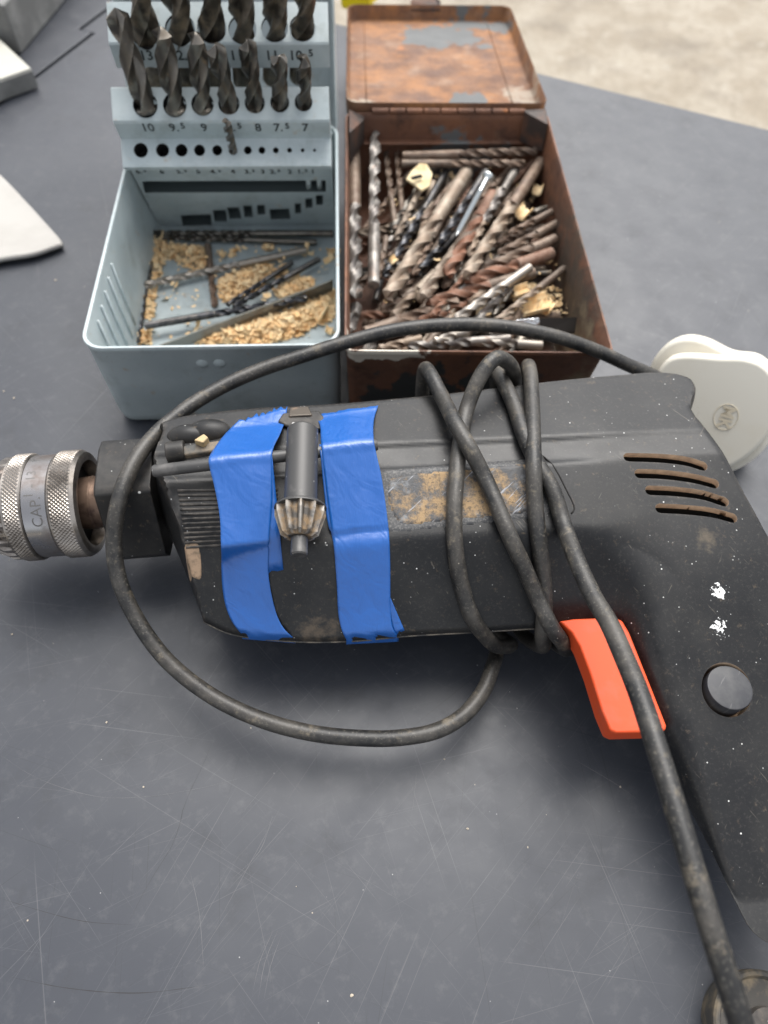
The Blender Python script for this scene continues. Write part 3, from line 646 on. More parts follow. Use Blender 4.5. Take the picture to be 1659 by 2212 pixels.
cp += [Ph(1160, 1290, r_+4.0), Ph(1131, 1223, r_+4.2), Ph(1101, 1158, r_+2.2)] + [Ph(x, y, r_+.8) for x, y in [(1074, 1093), (1045, 1028)]] + [Ph(1013, 966, r_+5.2), Ph(983, 914, r_+4.6), P(954, 856, 69), P(930, 810, 68), P(917, 800, 61)]
ixC = P(1099, 1395, 22)[0]
cp += under(14, ixC+3) + [P(1103, 1392, 17), P(1075, 1396, 24), P(1052, 1378, 33)]
cp += [Ph(1021, 1336, r_+.3), Ph(999, 1272, r_), Ph(984, 1190, r_), Ph(981, 1109, r_), Ph(986, 1028, r_), Ph(993, 963, r_), P(1009, 882, 70), P(1031, 826, 75), P(1054, 789, 78), P(1074, 773, 78), P(1096, 782, 74), P(1110, 808, 64)]
cp += [np.array([P(1112, 815, 50)[0], ySh(50, 'b')+5.5, 44])]
cp += under(50, P(1070, 1410, 8)[0]-6)
cp += [P(1072, 1405, 12), P(1064, 1440, 16), P(1044, 1492, 17), P(1004, 1543, 18), P(945, 1578, 18), P(860, 1594, 18), P(770, 1594, 18), P(670, 1583, 19), P(560, 1553, 20), P(455, 1502, 22), P(362, 1428, 27), P(298, 1342, 34),
       P(258, 1255, 42), P(246, 1170, 50), P(255, 1090, 58), P(284, 1010, 61), P(330, 945, 60), P(395, 888, 59), P(475, 838, 58), P(560, 800, 58), P(650, 770, 59), P(745, 740, 60), P(850, 714, 61), P(960, 702, 61), P(1075, 704, 60), P(1190, 724, 57),
       P(1290, 758, 50), P(1360, 790, 43), P(1404, 808, 38), P(1430, 820, 35)]
path = spline(cp, 1.6)
V, Fc = tube(path, RCD, 16); build('cord', V, Fc, m_cord, drill)

# ---- white plug behind the drill
pc = PD(1540, 885, 304)
vd = -ray(1540, 885); vd /= np.linalg.norm(vd)
pn = vd+np.array([.02, -.02, -.26]); pn /= np.linalg.norm(pn)
plug = empty('x', DO, None, None); bpy.data.objects.remove(plug)
fo = [(1418, 806), (1432, 785), (1450, 772), (1478, 767), (1560, 772), (1612, 774), (1652, 790), (1680, 830), (1685, 880), (1665, 930), (1630, 975), (1590, 1004), (1555, 1017), (1500, 985), (1440, 900)]
fpts = list(spline([Pplane(x, y, pc, pn) for x, y in fo+fo[:1]], 2.0)[:-1])
V, Fc = prism(fpts, -pn*9); plug = build('plug', V, Fc, m_white, drill, bevel=2.0, seg=4)
bo = [(1400, 804), (1412, 775), (1440, 744), (1478, 730), (1520, 736), (1580, 764), (1640, 775), (1690, 830), (1688, 890), (1640, 985), (1560, 1024), (1500, 990), (1430, 900)]
up_ = np.array([-.05, .55, .6])
bpts = list(spline([Pplane(x, y, pc-pn*9.3, pn) for x, y in bo+bo[:1]], 2.0)[:-1])
V, Fc = prism(bpts, -pn*14); build('plug_base', V, Fc, m_white, plug, bevel=3.0, seg=4)
plug['label'] = 'white three pin plug with an oval raised emblem'
ec = Pplane(1568, 901, pc, pn); eu = Pplane(1583, 862, pc, pn)-ec; eu /= np.linalg.norm(eu); ev = np.cross(pn, eu)
ring = [ec+pn*.15+5.6*math.cos(t)*eu+4.7*math.sin(t)*ev*1.0 for t in np.linspace(0, 2*math.pi, 41)]
V, Fc = tube(ring, .13, 8, False); build('emblem_ring', V, Fc, m_emblem, plug)
tv, tf = text_mesh('MK', 7.0, bold=.16); tv[:, 0] *= 1.0
V = [ec+pn*.1-eu*x*1.0+(-ev)*y*1.05 for x, y, _z in tv]
V2 = [q+pn*.35 for q in V]; nV = len(V)
build('emblem', V2, tf, m_emblem, plug, smooth=False)

# ================================================================== CHUCK KEY
ZR = 76.5
kA, kB = P(654, 925, 78), P(646, 1200, 72.5)
kax = (kB-kA); kl = np.linalg.norm(kax); kax /= kl
key = empty('chuck_key', P(650, 1050, 66), 'dark steel chuck key taped across the drill body with dusty gear teeth', 'chuck key')
def kt(py): X = P(650, py, 75); return float((X-kA) @ kax)
t1, t2, t3, t4 = kt(1092), kt(1102), kt(1160), kl
V, Fc = lathe(kA, kax, [(0, .2), (0, 4.3), (.8, 5.1), (t1, 5.2), (t1, .2)], 48); build('barrel', V, Fc, m_keysteel, key, angle=35)
V, Fc = lathe(kA, kax, [(t1-.3, .2), (t1-.3, 7.2), (t1+.5, 8.2), (t1+1.0, 8.2), (t1+1.0, .2)], 56); build('flange', V, Fc, m_keysteel, key, angle=35)
NT = 11
def gr(k, t, rr, a, jn): return rr if jn % 8 in (0, 1) else (rr*.90 if jn % 8 in (2, 7) else rr*.80)
V, Fc = lathe(kA, kax, [(t1+1.0, 8.1), (t1+3.2, 8.0), (t3-1.6, 5.9), (t3-.6, 4.2)], NT*8, rfun=gr); build('pinion', V, Fc, m_keygear, key, smooth=False)
V, Fc = lathe(kA, kax, [(t3-.5, .2), (t3-.5, 2.6), (t4-.5, 2.6), (t4, 2.2), (t4, .1)], 36); build('pilot_pin', V, Fc, m_keysteel, key, angle=35)
rod = [P(330, 1018, 75), P(815, 961, 75)]
V, Fc = tube(np.array([rod[0], rod[0]+(rod[1]-rod[0])*.01, rod[0]+(rod[1]-rod[0])*.99, rod[1]]), [1.7, 2.05, 2.05, 1.7], 20); build('handle_bar', V, Fc, m_keysteel, key, angle=35)

# ================================================================== BLUE TAPE
r0, r1 = rod[0][:2], rod[1][:2]; rd = (r1-r0)/np.linalg.norm(r1-r0); rn = np.array([-rd[1], rd[0]])
def tent(x, y):
    """housing, plus the tape bridging down from the key's bar to the front chamfer and back over the rear"""
    h = h1(x, y); s = (np.array([x, y])-r0) @ rn      # <0 in front of the bar
    t = (np.array([x, y])-fa) @ BN
    if s <= 0:
        tz = 77.3+(s/24.0)*13.3
    else:
        tz = 77.3-(s/24.0)*13.5 if s < 26 else 0
    if abs(s) < 2: tz = min(tz+.2, 77.2)
    return max(h+.15, tz if -25 < s < 26 else 0)
def strip(name, Ls, Rs, off, label, nu=22, wr=.5, seed=1, ragged=0.0, parent=None):
    rg = np.random.default_rng(seed)
    def res(pts, n):
        p = spline([np.array([*q, 0.]) for q in pts], 4)[:, :2]; d = np.r_[0, np.cumsum(np.linalg.norm(np.diff(p, axis=0), axis=1))]
        tt = np.linspace(0, d[-1], n); return np.stack([np.interp(tt, d, p[:, 0]), np.interp(tt, d, p[:, 1])], 1)
    Ls = Ls[:-1]+[(Ls[-1][0]-1, Ls[-1][1]-6)]; Rs = Rs[:-1]+[(Rs[-1][0]-1, Rs[-1][1]-6)]; n = 76; A = res(Ls, n); B = res(Rs, n); V = []; ph = rg.uniform(0, 6, 6); fq = rg.uniform(.5, 1.3, 6)
    for i in range(n):
        for k in range(nu+1):
            u = k/nu; q = A[i]*(1-u)+B[i]*u
            if i == 0 and ragged: q = q+np.array([0, rg.uniform(-ragged, ragged)])
            X = Ph(q[0], q[1], off+1.1*max(0, (i/n-.86)/.14), tent)
            s = i/n*10; cr = sum(math.sin(11*u*(.7+.3*q_)+ph[q_]*2+.5*s)*math.exp(-((s-3.0-q_*1.3)/1.0)**2) for q_ in range(4))*.22; wv = cr+sum(math.sin(fq[m]*s*1.6+ph[m]+u*(2.5+m)*(1 if m % 2 else -1)) for m in range(6))/6
            X = X+np.array([0, 0, wr*max(-.3, wv)*(1 if i/n < .86 else .2)])
            V.append(X)
    # tuck the lower end under the seam, round the belly
    last = np.array(V[-(nu+1):]); rows = [last+np.array([0, -.7, -2.6]), last+np.array([0, .6, -6]), last+np.array([0, 9, -14])]
    V = V+[q for r in rows for q in r]; n2 = n+3; m = nu+1
    Fc = [[i*m+k, i*m+k+1, (i+1)*m+k+1, (i+1)*m+k] for i in range(n2-1) for k in range(nu)]
    o = build(name, V, Fc, m_tape, parent)
    md = o.modifiers.new('solid', 'SOLIDIFY'); md.thickness = .16*S; md.offset = 1
    if parent is None: tag(o, label, 'tape', 'strips of blue tape holding the chuck key')
    return o
L1t = [(517, 908), (487, 938), (466, 965), (451, 991), (454, 1015), (461, 1042), (475, 1118), (478, 1199), (481, 1270), (489, 1312), (503, 1345), (523, 1375)]
R1t = [(621, 879), (616, 908), (605, 938), (589, 974), (588, 1025), (588, 1082), (582, 1160), (580, 1238), (590, 1300), (602, 1338), (617, 1362), (636, 1384)]
L2t = [(674, 898), (690, 915), (693, 950), (697, 990), (701, 1025), (709, 1090), (721, 1180), (725, 1225), (728, 1270), (731, 1325), (738, 1360), (749, 1387)]
R2t = [(817, 877), (808, 905), (807, 946), (815, 990), (823, 1025), (833, 1090), (840, 1150), (843, 1225), (843, 1275), (844, 1325), (849, 1358), (862, 1381)]
tA = strip('tape_strip', L1t, R1t, .55, 'left strip of blue masking tape nearer the chuck, over the key bar', seed=3, ragged=5)
tB = strip('tape_strip', L2t, R2t, .55, 'right strip of blue masking tape between the chuck key and the name plate', seed=8, ragged=2)
strip('tape_flap', [(585, 1060), (583, 1120), (580, 1180), (575, 1235)], [(590, 1060), (598, 1120), (606, 1180), (612, 1231)], .2, None, nu=6, wr=.1, seed=4, parent=tA) if False else None
def flap(parent, quad, off, n=10):
    a, b, c, d = [np.array(q, float) for q in quad]; V = []
    for i in range(n+1):
        for k in range(5):
            s_, u = i/n, k/4; q = (a*(1-s_)+d*s_)*(1-u)+(b*(1-s_)+c*s_)*u
            if i == n and 0 < k < 4: q = q+np.array([0, 5*math.sin(k*2.1)])
            V.append(Ph(q[0], q[1], off, tent))
    Fc = [[i*5+k, i*5+k+1, (i+1)*5+k+1, (i+1)*5+k] for i in range(n) for k in range(4)]
    o = build('tape_end', V, Fc, m_tape, parent); md = o.modifiers.new('solid', 'SOLIDIFY'); md.thickness = .14*S
flap(tA, [(570, 985), (588, 985), (612, 1231), (562, 1243)], .25)
flap(tB, [(836, 1290), (843, 1290), (874, 1362), (850, 1374)], .25)
flap(tB, [(690, 960), (700, 960), (724, 1185), (706, 1120)], .25)

# ================================================================== DRILL BIT MAKER
def flute_mesh(D, L, n=24, phase=0.0, tip=True):
    R = D/2; pitch = 5.2*D; dz = max(.22*D, .9); m = max(4, int(L/dz)); V = []
    def rad(a):
        a = a % math.pi
        if a < 1.75:
            q = a/1.75; return R*(1-.70*math.sin(math.pi*q**.85)**.75)
        if a < 1.98: return R
        return R*.95
    zs = list(np.linspace(0, L-.32*D, m)) + [L-.22*D, L-.11*D, L-.02*D]
    sc = [1]*m+[.68, .36, .07]
    for z, s_ in zip(zs, sc):
        tw_ = 2*math.pi*z/pitch+phase
        for k in range(n):
            a = 2*math.pi*k/n; r = rad(a)
            r = min(r, R)*s_ if s_ < 1 else r
            V.append((r*math.cos(a+tw_), r*math.sin(a+tw_), z))
    N_ = len(zs)
    Fc = [[k*n+i, k*n+(i+1) % n, (k+1)*n+(i+1) % n, (k+1)*n+i] for k in range(N_-1) for i in range(n)]
    Fc += [list(range(n))[::-1], [(N_-1)*n+i for i in range(n)]]
    return V, Fc
def make_bit(Sh, Tp, D, kind, label, group, shank=None, flute=None, phase=None, shank_kind=None, cat='drill bit'):
    Sh, Tp = np.asarray(Sh, float), np.asarray(Tp, float); d = Tp-Sh; L = float(np.linalg.norm(d)); q = Vector(d/L).to_track_quat('Z', 'Y')
    mw = Matrix.Translation(Vector(Sh)*S) @ q.to_matrix().to_4x4()
    o = empty('drill_bit', Sh, label, cat, group, mat=mw); ORG[o.name] = np.zeros(3)
    ls = shank if shank is not None else .40*L
    lf = L-ls
    V, Fc = flute_mesh(D, lf, phase=random.uniform(0, 6) if phase is None else phase)
    build('flute', np.array(V)+[0, 0, ls], Fc, m_bits[kind], o, local=True, angle=38)
    if ls > .5:
        sr = D*.49
        V, Fc = lathe((0, 0, 0), (0, 0, 1), [(0, .2), (0, sr*.88), (sr*.15, sr), (ls*.97, sr), (ls+.15, sr*.93), (ls+.15, .2)], 20)
        build('shank', V, Fc, m_bits[shank_kind or kind], o, local=True, angle=38)
    return o

# ================================================================== BLUE GREY INDEX CASE
TX, TY, TYA = -125.34, 200.93, .0694
tcx, tsx = math.cos(TYA), math.sin(TYA)
def T(u, v, z): return np.array([TX+u*tcx-v*tsx, TY+u*tsx+v*tcx, z])
case = empty('drill_bit_case', T(52, 60, 0), 'pale blue grey metal drill index case standing open with stepped rack', 'drill bit case')
def rrect(u0, v0, u1, v1, r, n=7):
    out = []
    for cx_, cy_, a in ((u1-r, v0+r, -90), (u1-r, v1-r, 0), (u0+r, v1-r, 90), (u0+r, v0+r, 180)):
        for k in range(n): t = math.radians(a+90*k/(n-1)); out.append((cx_+r*math.cos(t), cy_+r*math.sin(t)))
    return out
TL = 158; HZ = 51.2
def ring_(ins_, z, r): return [T(a, b, z) for a, b in rrect(ins_, ins_, 105-ins_, TL-ins_, max(r-ins_*.6, 1))]
stn = [ring_(7, 0, 9), ring_(3.5, .9, 9), ring_(1.6, 3, 9), ring_(1.0, 7, 9), ring_(.6, 30, 9), ring_(.4, HZ-3, 9), ring_(-.1, HZ-2.2, 9), ring_(-.3, HZ-1.0, 9), ring_(0, HZ-.1, 9), ring_(.6, HZ, 9), ring_(1.2, HZ-.3, 9), ring_(1.5, HZ-1.5, 9), ring_(1.6, 30, 9), ring_(2.2, 6, 9), ring_(3.6, 2.6, 9), ring_(7, 1.6, 9)]
V, Fc = loft(stn); tray = build('tray', V, Fc, m_case, case, angle=45)
# pressed ribs on the inner left wall
for k in range(5):
    vv0 = 22+k*9
    V, Fc = tube(np.array([T(2.2, vv0, 8), T(2.0, vv0, 25), T(1.9, vv0, 45)]), [.8, .9, .7], 8); build('wall_rib', V, Fc, m_case, tray)
for px in (437, 474):    # two dimples pressed into the front wall
    X = P(px, 795, 40); u_ = (X-T(0, 0, 0))[:2] @ np.array([tcx, tsx])
    V, Fc = lathe(T(u_, .55, 40.5), T(0, -1, 0)-T(0, 0, 0), [(-.2, 3.0), (.25, 2.3), (.75, 1.3), (.9, .1)], 18); build('dimple', V, Fc, m_case, tray)

prof = [(141.5, 1.9), (121.6, 49.2), (113.0, 54.6), (111.7, 57.0), (121.6, 65.0), (118.0, 74.4), (118.2, 75.8), (129.0, 84.6), (130.4, 84.2), (132, 76), (152, 1.9)]
U0, U1 = 2.6, 102.0
V, Fc = prism([T(U0, a, b) for a, b in prof], T(U1, 0, 0)-T(U0, 0, 0)); rack = build('bit_rack', V, Fc, m_case, case, smooth=False)
uvec = T(1, 0, 0)-T(0, 0, 0); vvec = T(0, 1, 0)-T(0, 0, 0)
def plane_of(a, b):
    o = T(0, *a); d = T(0, *b)-o; d /= np.linalg.norm(d); n = np.cross(uvec, d); n /= np.linalg.norm(n); return o, d, n   # n points outwards (up/front)
SH1, SH2, SH3 = plane_of((111.7, 57.0), (121.6, 65.0)), plane_of((118.2, 75.8), (129.0, 84.6)), plane_of((137.2, 100.1), (150.6, 110.2))
RIS1 = plane_of((121.6, 65.0), (118.0, 74.4)); PAN = plane_of((141.5, 1.9), (121.6, 49.2)); PLT = plane_of((138.6, 88.4), (136.7, 99.2))
for q in (SH1, SH2, SH3, RIS1, PAN, PLT): assert q[2][1] < 0, q[2]
assert SH1[2][2] > 0
K1 = lambda cx_, cy_: (cx_*.3668+165.9, cy_*.3668)
cs = []
ext = T(0, 154, 0)
sh1x = [377, 505, 617, 723, 827, 920, 1007, 1090, 1172, 1253, 1330, 1400]; sh1d = [6.5, 6, 5.5, 5, 4.5, 4, 3.5, 3, 2.5, 2, 1.5, 1.1]
sh2 = [((403, 618), 10), ((577, 618), 9.5), ((740, 613), 9), ((895, 610), 8.5), ((1048, 606), 8), ((1195, 603), 7.5), ((1335, 601), 7)]
sh3 = [((402, 178), 13), ((608, 172), 12.5), ((795, 165), 12), ((975, 172), 11.5), ((1165, 165), 11), ((1328, 165), 10.5)]
def cyl(c, ax_, r, l): return lathe(c, ax_, [(-l, .01), (-l, r), (3, r), (3, .01)], 28)
hole2 = {}; hole3 = {}
H1 = []
for x, d in zip(sh1x, sh1d):
    c = Pplane(*K1(x, 885), SH1[0], SH1[2]); H1.append(c); cs.append(cyl(c, SH1[2], d/2*.98+.15, 9))
for (c_, d) in sh2:
    c = Pplane(*K1(*c_), SH2[0], SH2[2]); hole2[d] = c; cs.append(cyl(c, SH2[2], d/2+.6, 9))
for a in cs: cut(rack, a[0], a[1], m_dark)
# long window and the small shank windows in the front panel
def win(poly, dpt=5): return prism([Pplane(*K1(*q), PAN[0], PAN[2])+PAN[2]*1 for q in poly], -PAN[2]*dpt)
for poly in [[(385, 1068), (1465, 1062), (1468, 1130), (400, 1135)], [(612, 1268), (790, 1262), (795, 1330), (625, 1330)], [(800, 1238), (878, 1236), (885, 1305), (812, 1305)], [(884, 1222), (955, 1220), (972, 1288), (900, 1290)],
             [(980, 1212), (1030, 1210), (1038, 1278), (988, 1280)], [(1060, 1208), (1105, 1206), (1112, 1262), (1066, 1265)], [(1135, 1232), (1250, 1228), (1258, 1290), (1142, 1292)], [(1283, 1200), (1320, 1198), (1322, 1255), (1286, 1258)], [(1345, 1170), (1388, 1168), (1388, 1222), (1348, 1225)], [(1408, 1150), (1450, 1148), (1450, 1205), (1410, 1208)]]:
    V, Fc = win(poly, 14 if poly[0][0] == 385 else 6); cut(rack, V, Fc, m_winshade)
# tiny shanks of the drill storage inside the long window: two grey bars at its right end
for x in (1365, 1430):
    c = Pplane(*K1(x, 1100), PAN[0], PAN[2])-PAN[2]*2.5; V, Fc = tube(np.array([c-PAN[1]*5, c+PAN[1]*5]), 1.4, 10); build('divider_pin', V, Fc, m_case, rack)
# upper shelf: plate with numbers and the shelf with six big holes
up = [(138.6, 88.4), (136.7, 99.2), (137.2, 100.1), (150.6, 110.2), (153, 108.6), (152.4, 107.6), (150.9, 108.4), (138.7, 99.0), (140.0, 88.6)]
V, Fc = prism([T(5.2, a, b) for a, b in up], T(97.6, 0, 0)-T(0, 0, 0)); upper = build('upper_shelf', V, Fc, m_case, case, smooth=False)
for (c_, d) in sh3:
    c = Pplane(*K1(*c_), SH3[0], SH3[2]); hole3[d] = c; cv, cf = cyl(c, SH3[2], d/2+.5, 3.2); cut(upper, cv, cf, m_dark)
for o_ in (rack, upper):
    md = o_.modifiers.new('bevel', 'BEVEL'); md.width = .7*S; md.segments = 2; md.limit_method = 'ANGLE'; md.angle_limit = math.radians(28)
# numbers
def number(parent, s_, px, py, pln, size, squash=1.0):
    o, d, n = pln; c = Pplane(px, py, o, n)+n*.12
    parts_ = s_.split('.')
    items = [(parts_[0]+('.' if len(parts_) > 1 else ''), size, 0, 0)]
    if len(parts_) > 1: items.append((parts_[1], size*.72, size*(.42+.28*len(parts_[0])), size*.18))
    AV = []
    for tx, sz, ox, oy in items:
        v, f = text_mesh(tx, sz, 2, bold=.13); AV.append(([c+uvec*(x+ox)+d*(y*squash+oy) for x, y, _z in v], f))
    V, Fc = join(AV); return build('number', V, Fc, m_num, parent, smooth=False)
for s_, x in zip(['13', '12.5', '12', '11.5', '11', '10.5'], [410, 598, 800, 950, 1150, 1298]): number(upper, s_, *K1(x, 328), PLT, 6.4)
for s_, x in zip(['10', '9.5', '9', '8.5', '8', '7.5', '7'], [418, 572, 750, 905, 1068, 1186, 1345]): number(rack, s_, *K1(x, 752), RIS1, 6.2, 1.15)
for s_, x in zip(['6.5', '6', '5.5', '5', '4.5', '4', '3.5', '3', '2.5', '2', '1.5', '1'], [365, 500, 605, 715, 805, 920, 1005, 1095, 1155, 1255, 1315, 1390]): number(rack, s_, *K1(x, 1010), PAN, 4.4, 1.1)
# lid: a shallow shell leaning back behind the rack
ld = np.array([.45, .893]); lnrm = np.array([-.893, .45])       # along the lid, and towards the viewer
def LP(u, a, b):   # a along the lid from the hinge, b forward from its back plate
    v, z = np.array([162., 42.])+ld*a+lnrm*b; return T(u, v, z)
def lring(ins_, b, r): return [LP(x, y, b) for x, y in rrect(ins_, ins_, 105-ins_, 150-ins_, max(r-ins_*.5, 1))]
V, Fc = loft([lring(3, -26, 6), lring(.5, -25, 6), lring(0, -22, 6), lring(0, 12, 6), lring(.5, 12.6, 6), lring(1.2, 12, 6), lring(1.3, -22, 6), lring(4, -24.4, 6)]); build('lid', V, Fc, m_case, case, angle=45)
# bits in the rack
def rackbit(base, n, tip_px, D, label, kind='dark', f=.91, sub=24):
    tip = PD(*K1(*tip_px), depth(base)*f); d = tip-base; d /= np.linalg.norm(d)
    return make_bit(base-d*sub, tip, D, kind, label, 'drill bits standing in the index rack', shank=sub*.55)
tips2 = {10: (222, 42), 9.5: (490, 152), 9: (695, 185), 8.5: (812, 262), 8: (1000, 232), 7.5: (1190, 328), 7: (1335, 338)}
LB2 = {10: 'tallest dark twist bit of the middle shelf, at its left end and leaning left', 9.5: 'second dark twist bit from the left on the middle shelf', 9: 'dark twist bit third from the left on the middle shelf, bright ground tip',
       8.5: 'dark twist bit at the centre of the middle shelf, leaning left', 8: 'tall dark twist bit right of the centre one on the middle shelf', 7.5: 'short dark bit second from the right on the middle shelf', 7: 'short thin dark bit at the right end of the middle shelf'}
LB3 = {13: 'thickest dark twist bit at the left end of the top shelf', 12.5: 'thick dark bit second from the left on the top shelf', 12: 'dark twist bit third from the left on the top shelf, loose in its hole',
       11.5: 'rust flecked thick bit third from the right on the top shelf', 11: 'dark twist bit second from the right on the top shelf', 10.5: 'dusty brown twist bit at the right end of the top shelf'}
for d, tpx in tips2.items():
    rackbit(hole2[d], SH2[2], tpx, d, LB2[d], sub=3.0 if d > 8.6 else 5)
tips3 = {13: (300, -240), 12.5: (540, -230), 12: (755, -215), 11.5: (958, -200), 11: (1170, -190), 10.5: (1345, -180)}
for d, tpx in tips3.items():
    rackbit(hole3[d], SH3[2], tpx, d, LB3[d], kind='dusty', sub=30)
rackbit(H1[5], SH1[2], (880, 712), 4, 'single thin bit standing alone in the front row of small holes', f=.90, sub=5)

# ---- contents of the tray
K2 = lambda x, y: (x*.36679+165.93, y*.36679+331.9)
trayset = [((1510, 470), (430, 470), 40, 'dark', 5, 'long dark bit with textured shank lying flat against the rack panel', 7),
 ((1412, 522), (420, 488), 36, 'dark', 4, 'dark bit lying parallel just in front of the rack panel bit', 6),
 ((440, 640), (362, 1115), 24, 'black', 4, 'thin black bit lying along the left tray wall', 4),
 ((770, 540), (815, 905), 42, 'brown', 3, 'short brown stained bit pointing at the viewer in mid tray', 3),
 ((1270, 640), (880, 895), 30, 'black', 5, 'thin black bit slanting beside the longer black one in the tray', 6),
 ((1428, 622), (915, 905), 36, 'black', 7, 'black straight shank bit slanting up to the right in the tray', 8),
 ((1352, 568), (392, 775), 42, 'silver', 6, 'bright silver bit lying across the middle of the tray', 6),
 ((402, 1015), (1365, 850), 42, 'black', 8, 'long black bit lying across the front of the tray', 9)]
for shp, tpp, w_, kd, z0, lab, z1 in trayset:
    A = P(*K2(*shp), z0); B = P(*K2(*tpp), z1); make_bit(A, B, w_*.0735*1.25, kd, lab, 'loose bits lying in the case tray', shank=np.linalg.norm(B-A)*.42)
# dark steel divider strip leaning across the tray
q = [P(*K2(x, y), z_) for x, y, z_ in [(480, 1135, 7), (1508, 745, 13), (1508, 815, 2.3), (640, 1135, 2.3)]]
V, Fc = prism(q, (0, 1.0, 0)); o = build('steel_strip', V, Fc, M('strip_steel', (.22, .22, .20), .5, .5, layers=[dict(col=(.14, .12, .09), scale=90, detail=6, lo=.45, hi=.65)]), smooth=False, bevel=.2)
tag(o, 'thin grey steel strip lying slantwise across the case tray', 'metal strip')

# ---- sawdust
def flakes(regions, z0f, per, smin_, smax_, hgt):
    V = []; Fc = []
    for poly, n in regions:
        pp = np.array([P(x, y, z0f)[:2] for x, y in poly]); mn, mx = pp.min(0), pp.max(0); c = 0; tries = 0
        while c < n and tries < n*30:
            tries += 1
            q = rng.uniform(mn, mx)
            if not inside(q[None], pp)[0]: continue
            ed_, _ = dist(q[None], np.vstack([pp, pp[:1]])); c += 1
            a = rng.uniform(0, 6.28); s_ = rng.uniform(smin_, smax_)*rng.choice([1, 1, .6, 1.5]); l = s_*rng.uniform(.8, 2.4); tl = rng.normal(0, .45, 2)
            z_ = z0f+rng.uniform(.1, 1)*min(hgt, .4+ed_[0]*.55); b0 = len(V)
            ca, sa = math.cos(a), math.sin(a); cu = rng.uniform(0, .5)*s_
            for (i, k, zz) in ((-1, -1, cu), (0, -1, 0), (1, -1, cu), (1, 1, cu), (0, 1, 0), (-1, 1, cu)):
                x = i*l/2; y = k*s_/2; V.append((q[0]+x*ca-y*sa, q[1]+x*sa+y*ca, z_+zz+x*tl[0]+y*tl[1]))
            Fc += [[b0, b0+1, b0+4, b0+5], [b0+1, b0+2, b0+3, b0+4]]
    return V, Fc
def KK(pts, K): return [K(*q) for q in pts]
reg = [(KK([(400, 560), (480, 420), (520, 480), (530, 560), (500, 720), (450, 740)], K2), 260), (KK([(500, 540), (740, 545), (780, 620), (740, 720), (600, 640), (520, 600)], K2), 330), (KK([(380, 820), (470, 800), (450, 960), (400, 980)], K2), 120),
       (KK([(310, 1060), (430, 1050), (440, 1125), (310, 1135)], K2), 120), (KK([(840, 740), (990, 680), (1140, 640), (1160, 700), (1080, 800), (900, 890), (840, 850)], K2), 500), (KK([(1170, 800), (1290, 730), (1390, 740), (1400, 790), (1250, 860), (1180, 850)], K2), 260),
       (KK([(700, 1120), (860, 1040), (1060, 980), (1240, 930), (1400, 860), (1500, 800), (1545, 800), (1540, 960), (1400, 1020), (1290, 1080), (1100, 1125)], K2), 1700), (KK([(880, 600), (960, 550), (930, 610)], K2), 20), (KK([(1480, 570), (1540, 570), (1535, 640), (1490, 620)], K2), 30), (KK([(1100, 545), (1160, 545), (1160, 575), (1100, 575)], K2), 20), (KK([(1160, 690), (1240, 660), (1250, 720), (1180, 750)], K2), 60),
       (KK([(440, 520), (1500, 560), (1530, 1080), (420, 1100)], K2), 120)]
V, Fc = flakes([(p_, int(n_*1.8)) for p_, n_ in reg], 2.0, 1, .35, 1.7, 5); o = build('sawdust', V, Fc, m_wood, smooth=False); tag(o, 'loose pale sawdust and chips scattered in the case tray', 'sawdust', kind='stuff')
def shaving(c, rad, wid, turns, tilt, label, mat=None, grp='curled wood shavings'):
    n = 16; V = []; ax_ = np.array([math.cos(tilt), math.sin(tilt), .2]); ax_ /= np.linalg.norm(ax_); a_, u, v = frame(ax_)
    for i in range(n):
        t = turns*2*math.pi*i/(n-1); r = rad*(.5+.5*i/(n-1))
        for s_ in (-.5, .5): V.append(c+a_*(s_*wid*(1+.15*math.sin(i*2.1))+i*.08)+r*(math.cos(t)*u+math.sin(t)*v))
    Fc = [[2*i, 2*i+1, 2*i+3, 2*i+2] for i in range(n-1)]
    V = np.array(V); o = build('wood_shaving', V, Fc, mat or m_wood); md = o.modifiers.new('solid', 'SOLIDIFY'); md.thickness = .4*S
    tag(o, label, 'wood shaving', grp)
for (x, y, z_, r, w_, tn, tl, lab) in [(1430, 920, 8, 5, 9, .45, 1.2, 'broad curled wood shaving at the right front of the case tray'), (1350, 960, 6, 4, 7, .5, .4, 'curled wood shaving left of the broad one in the case tray'), (1060, 690, 6, 3, 10, .4, .3, 'flat wood shaving under the black bits in the tray middle'),
                                       (480, 470, 9, 4, 5, .4, 1.5, 'upright pale shaving in the back left corner of the case tray'), (930, 770, 5, 3, 8, .4, .2, 'small curled shaving in the sawdust heap mid tray'), (1490, 1040, 5, 2.5, 4, .5, 1.4, 'tiny shaving alone by the right front corner of the tray'), (860, 590, 5, 2.5, 4, .5, 1.2, 'tiny shaving above the silver bit in the tray')]:
    shaving(P(*K2(x, y), z_), r, w_, tn, tl, lab)

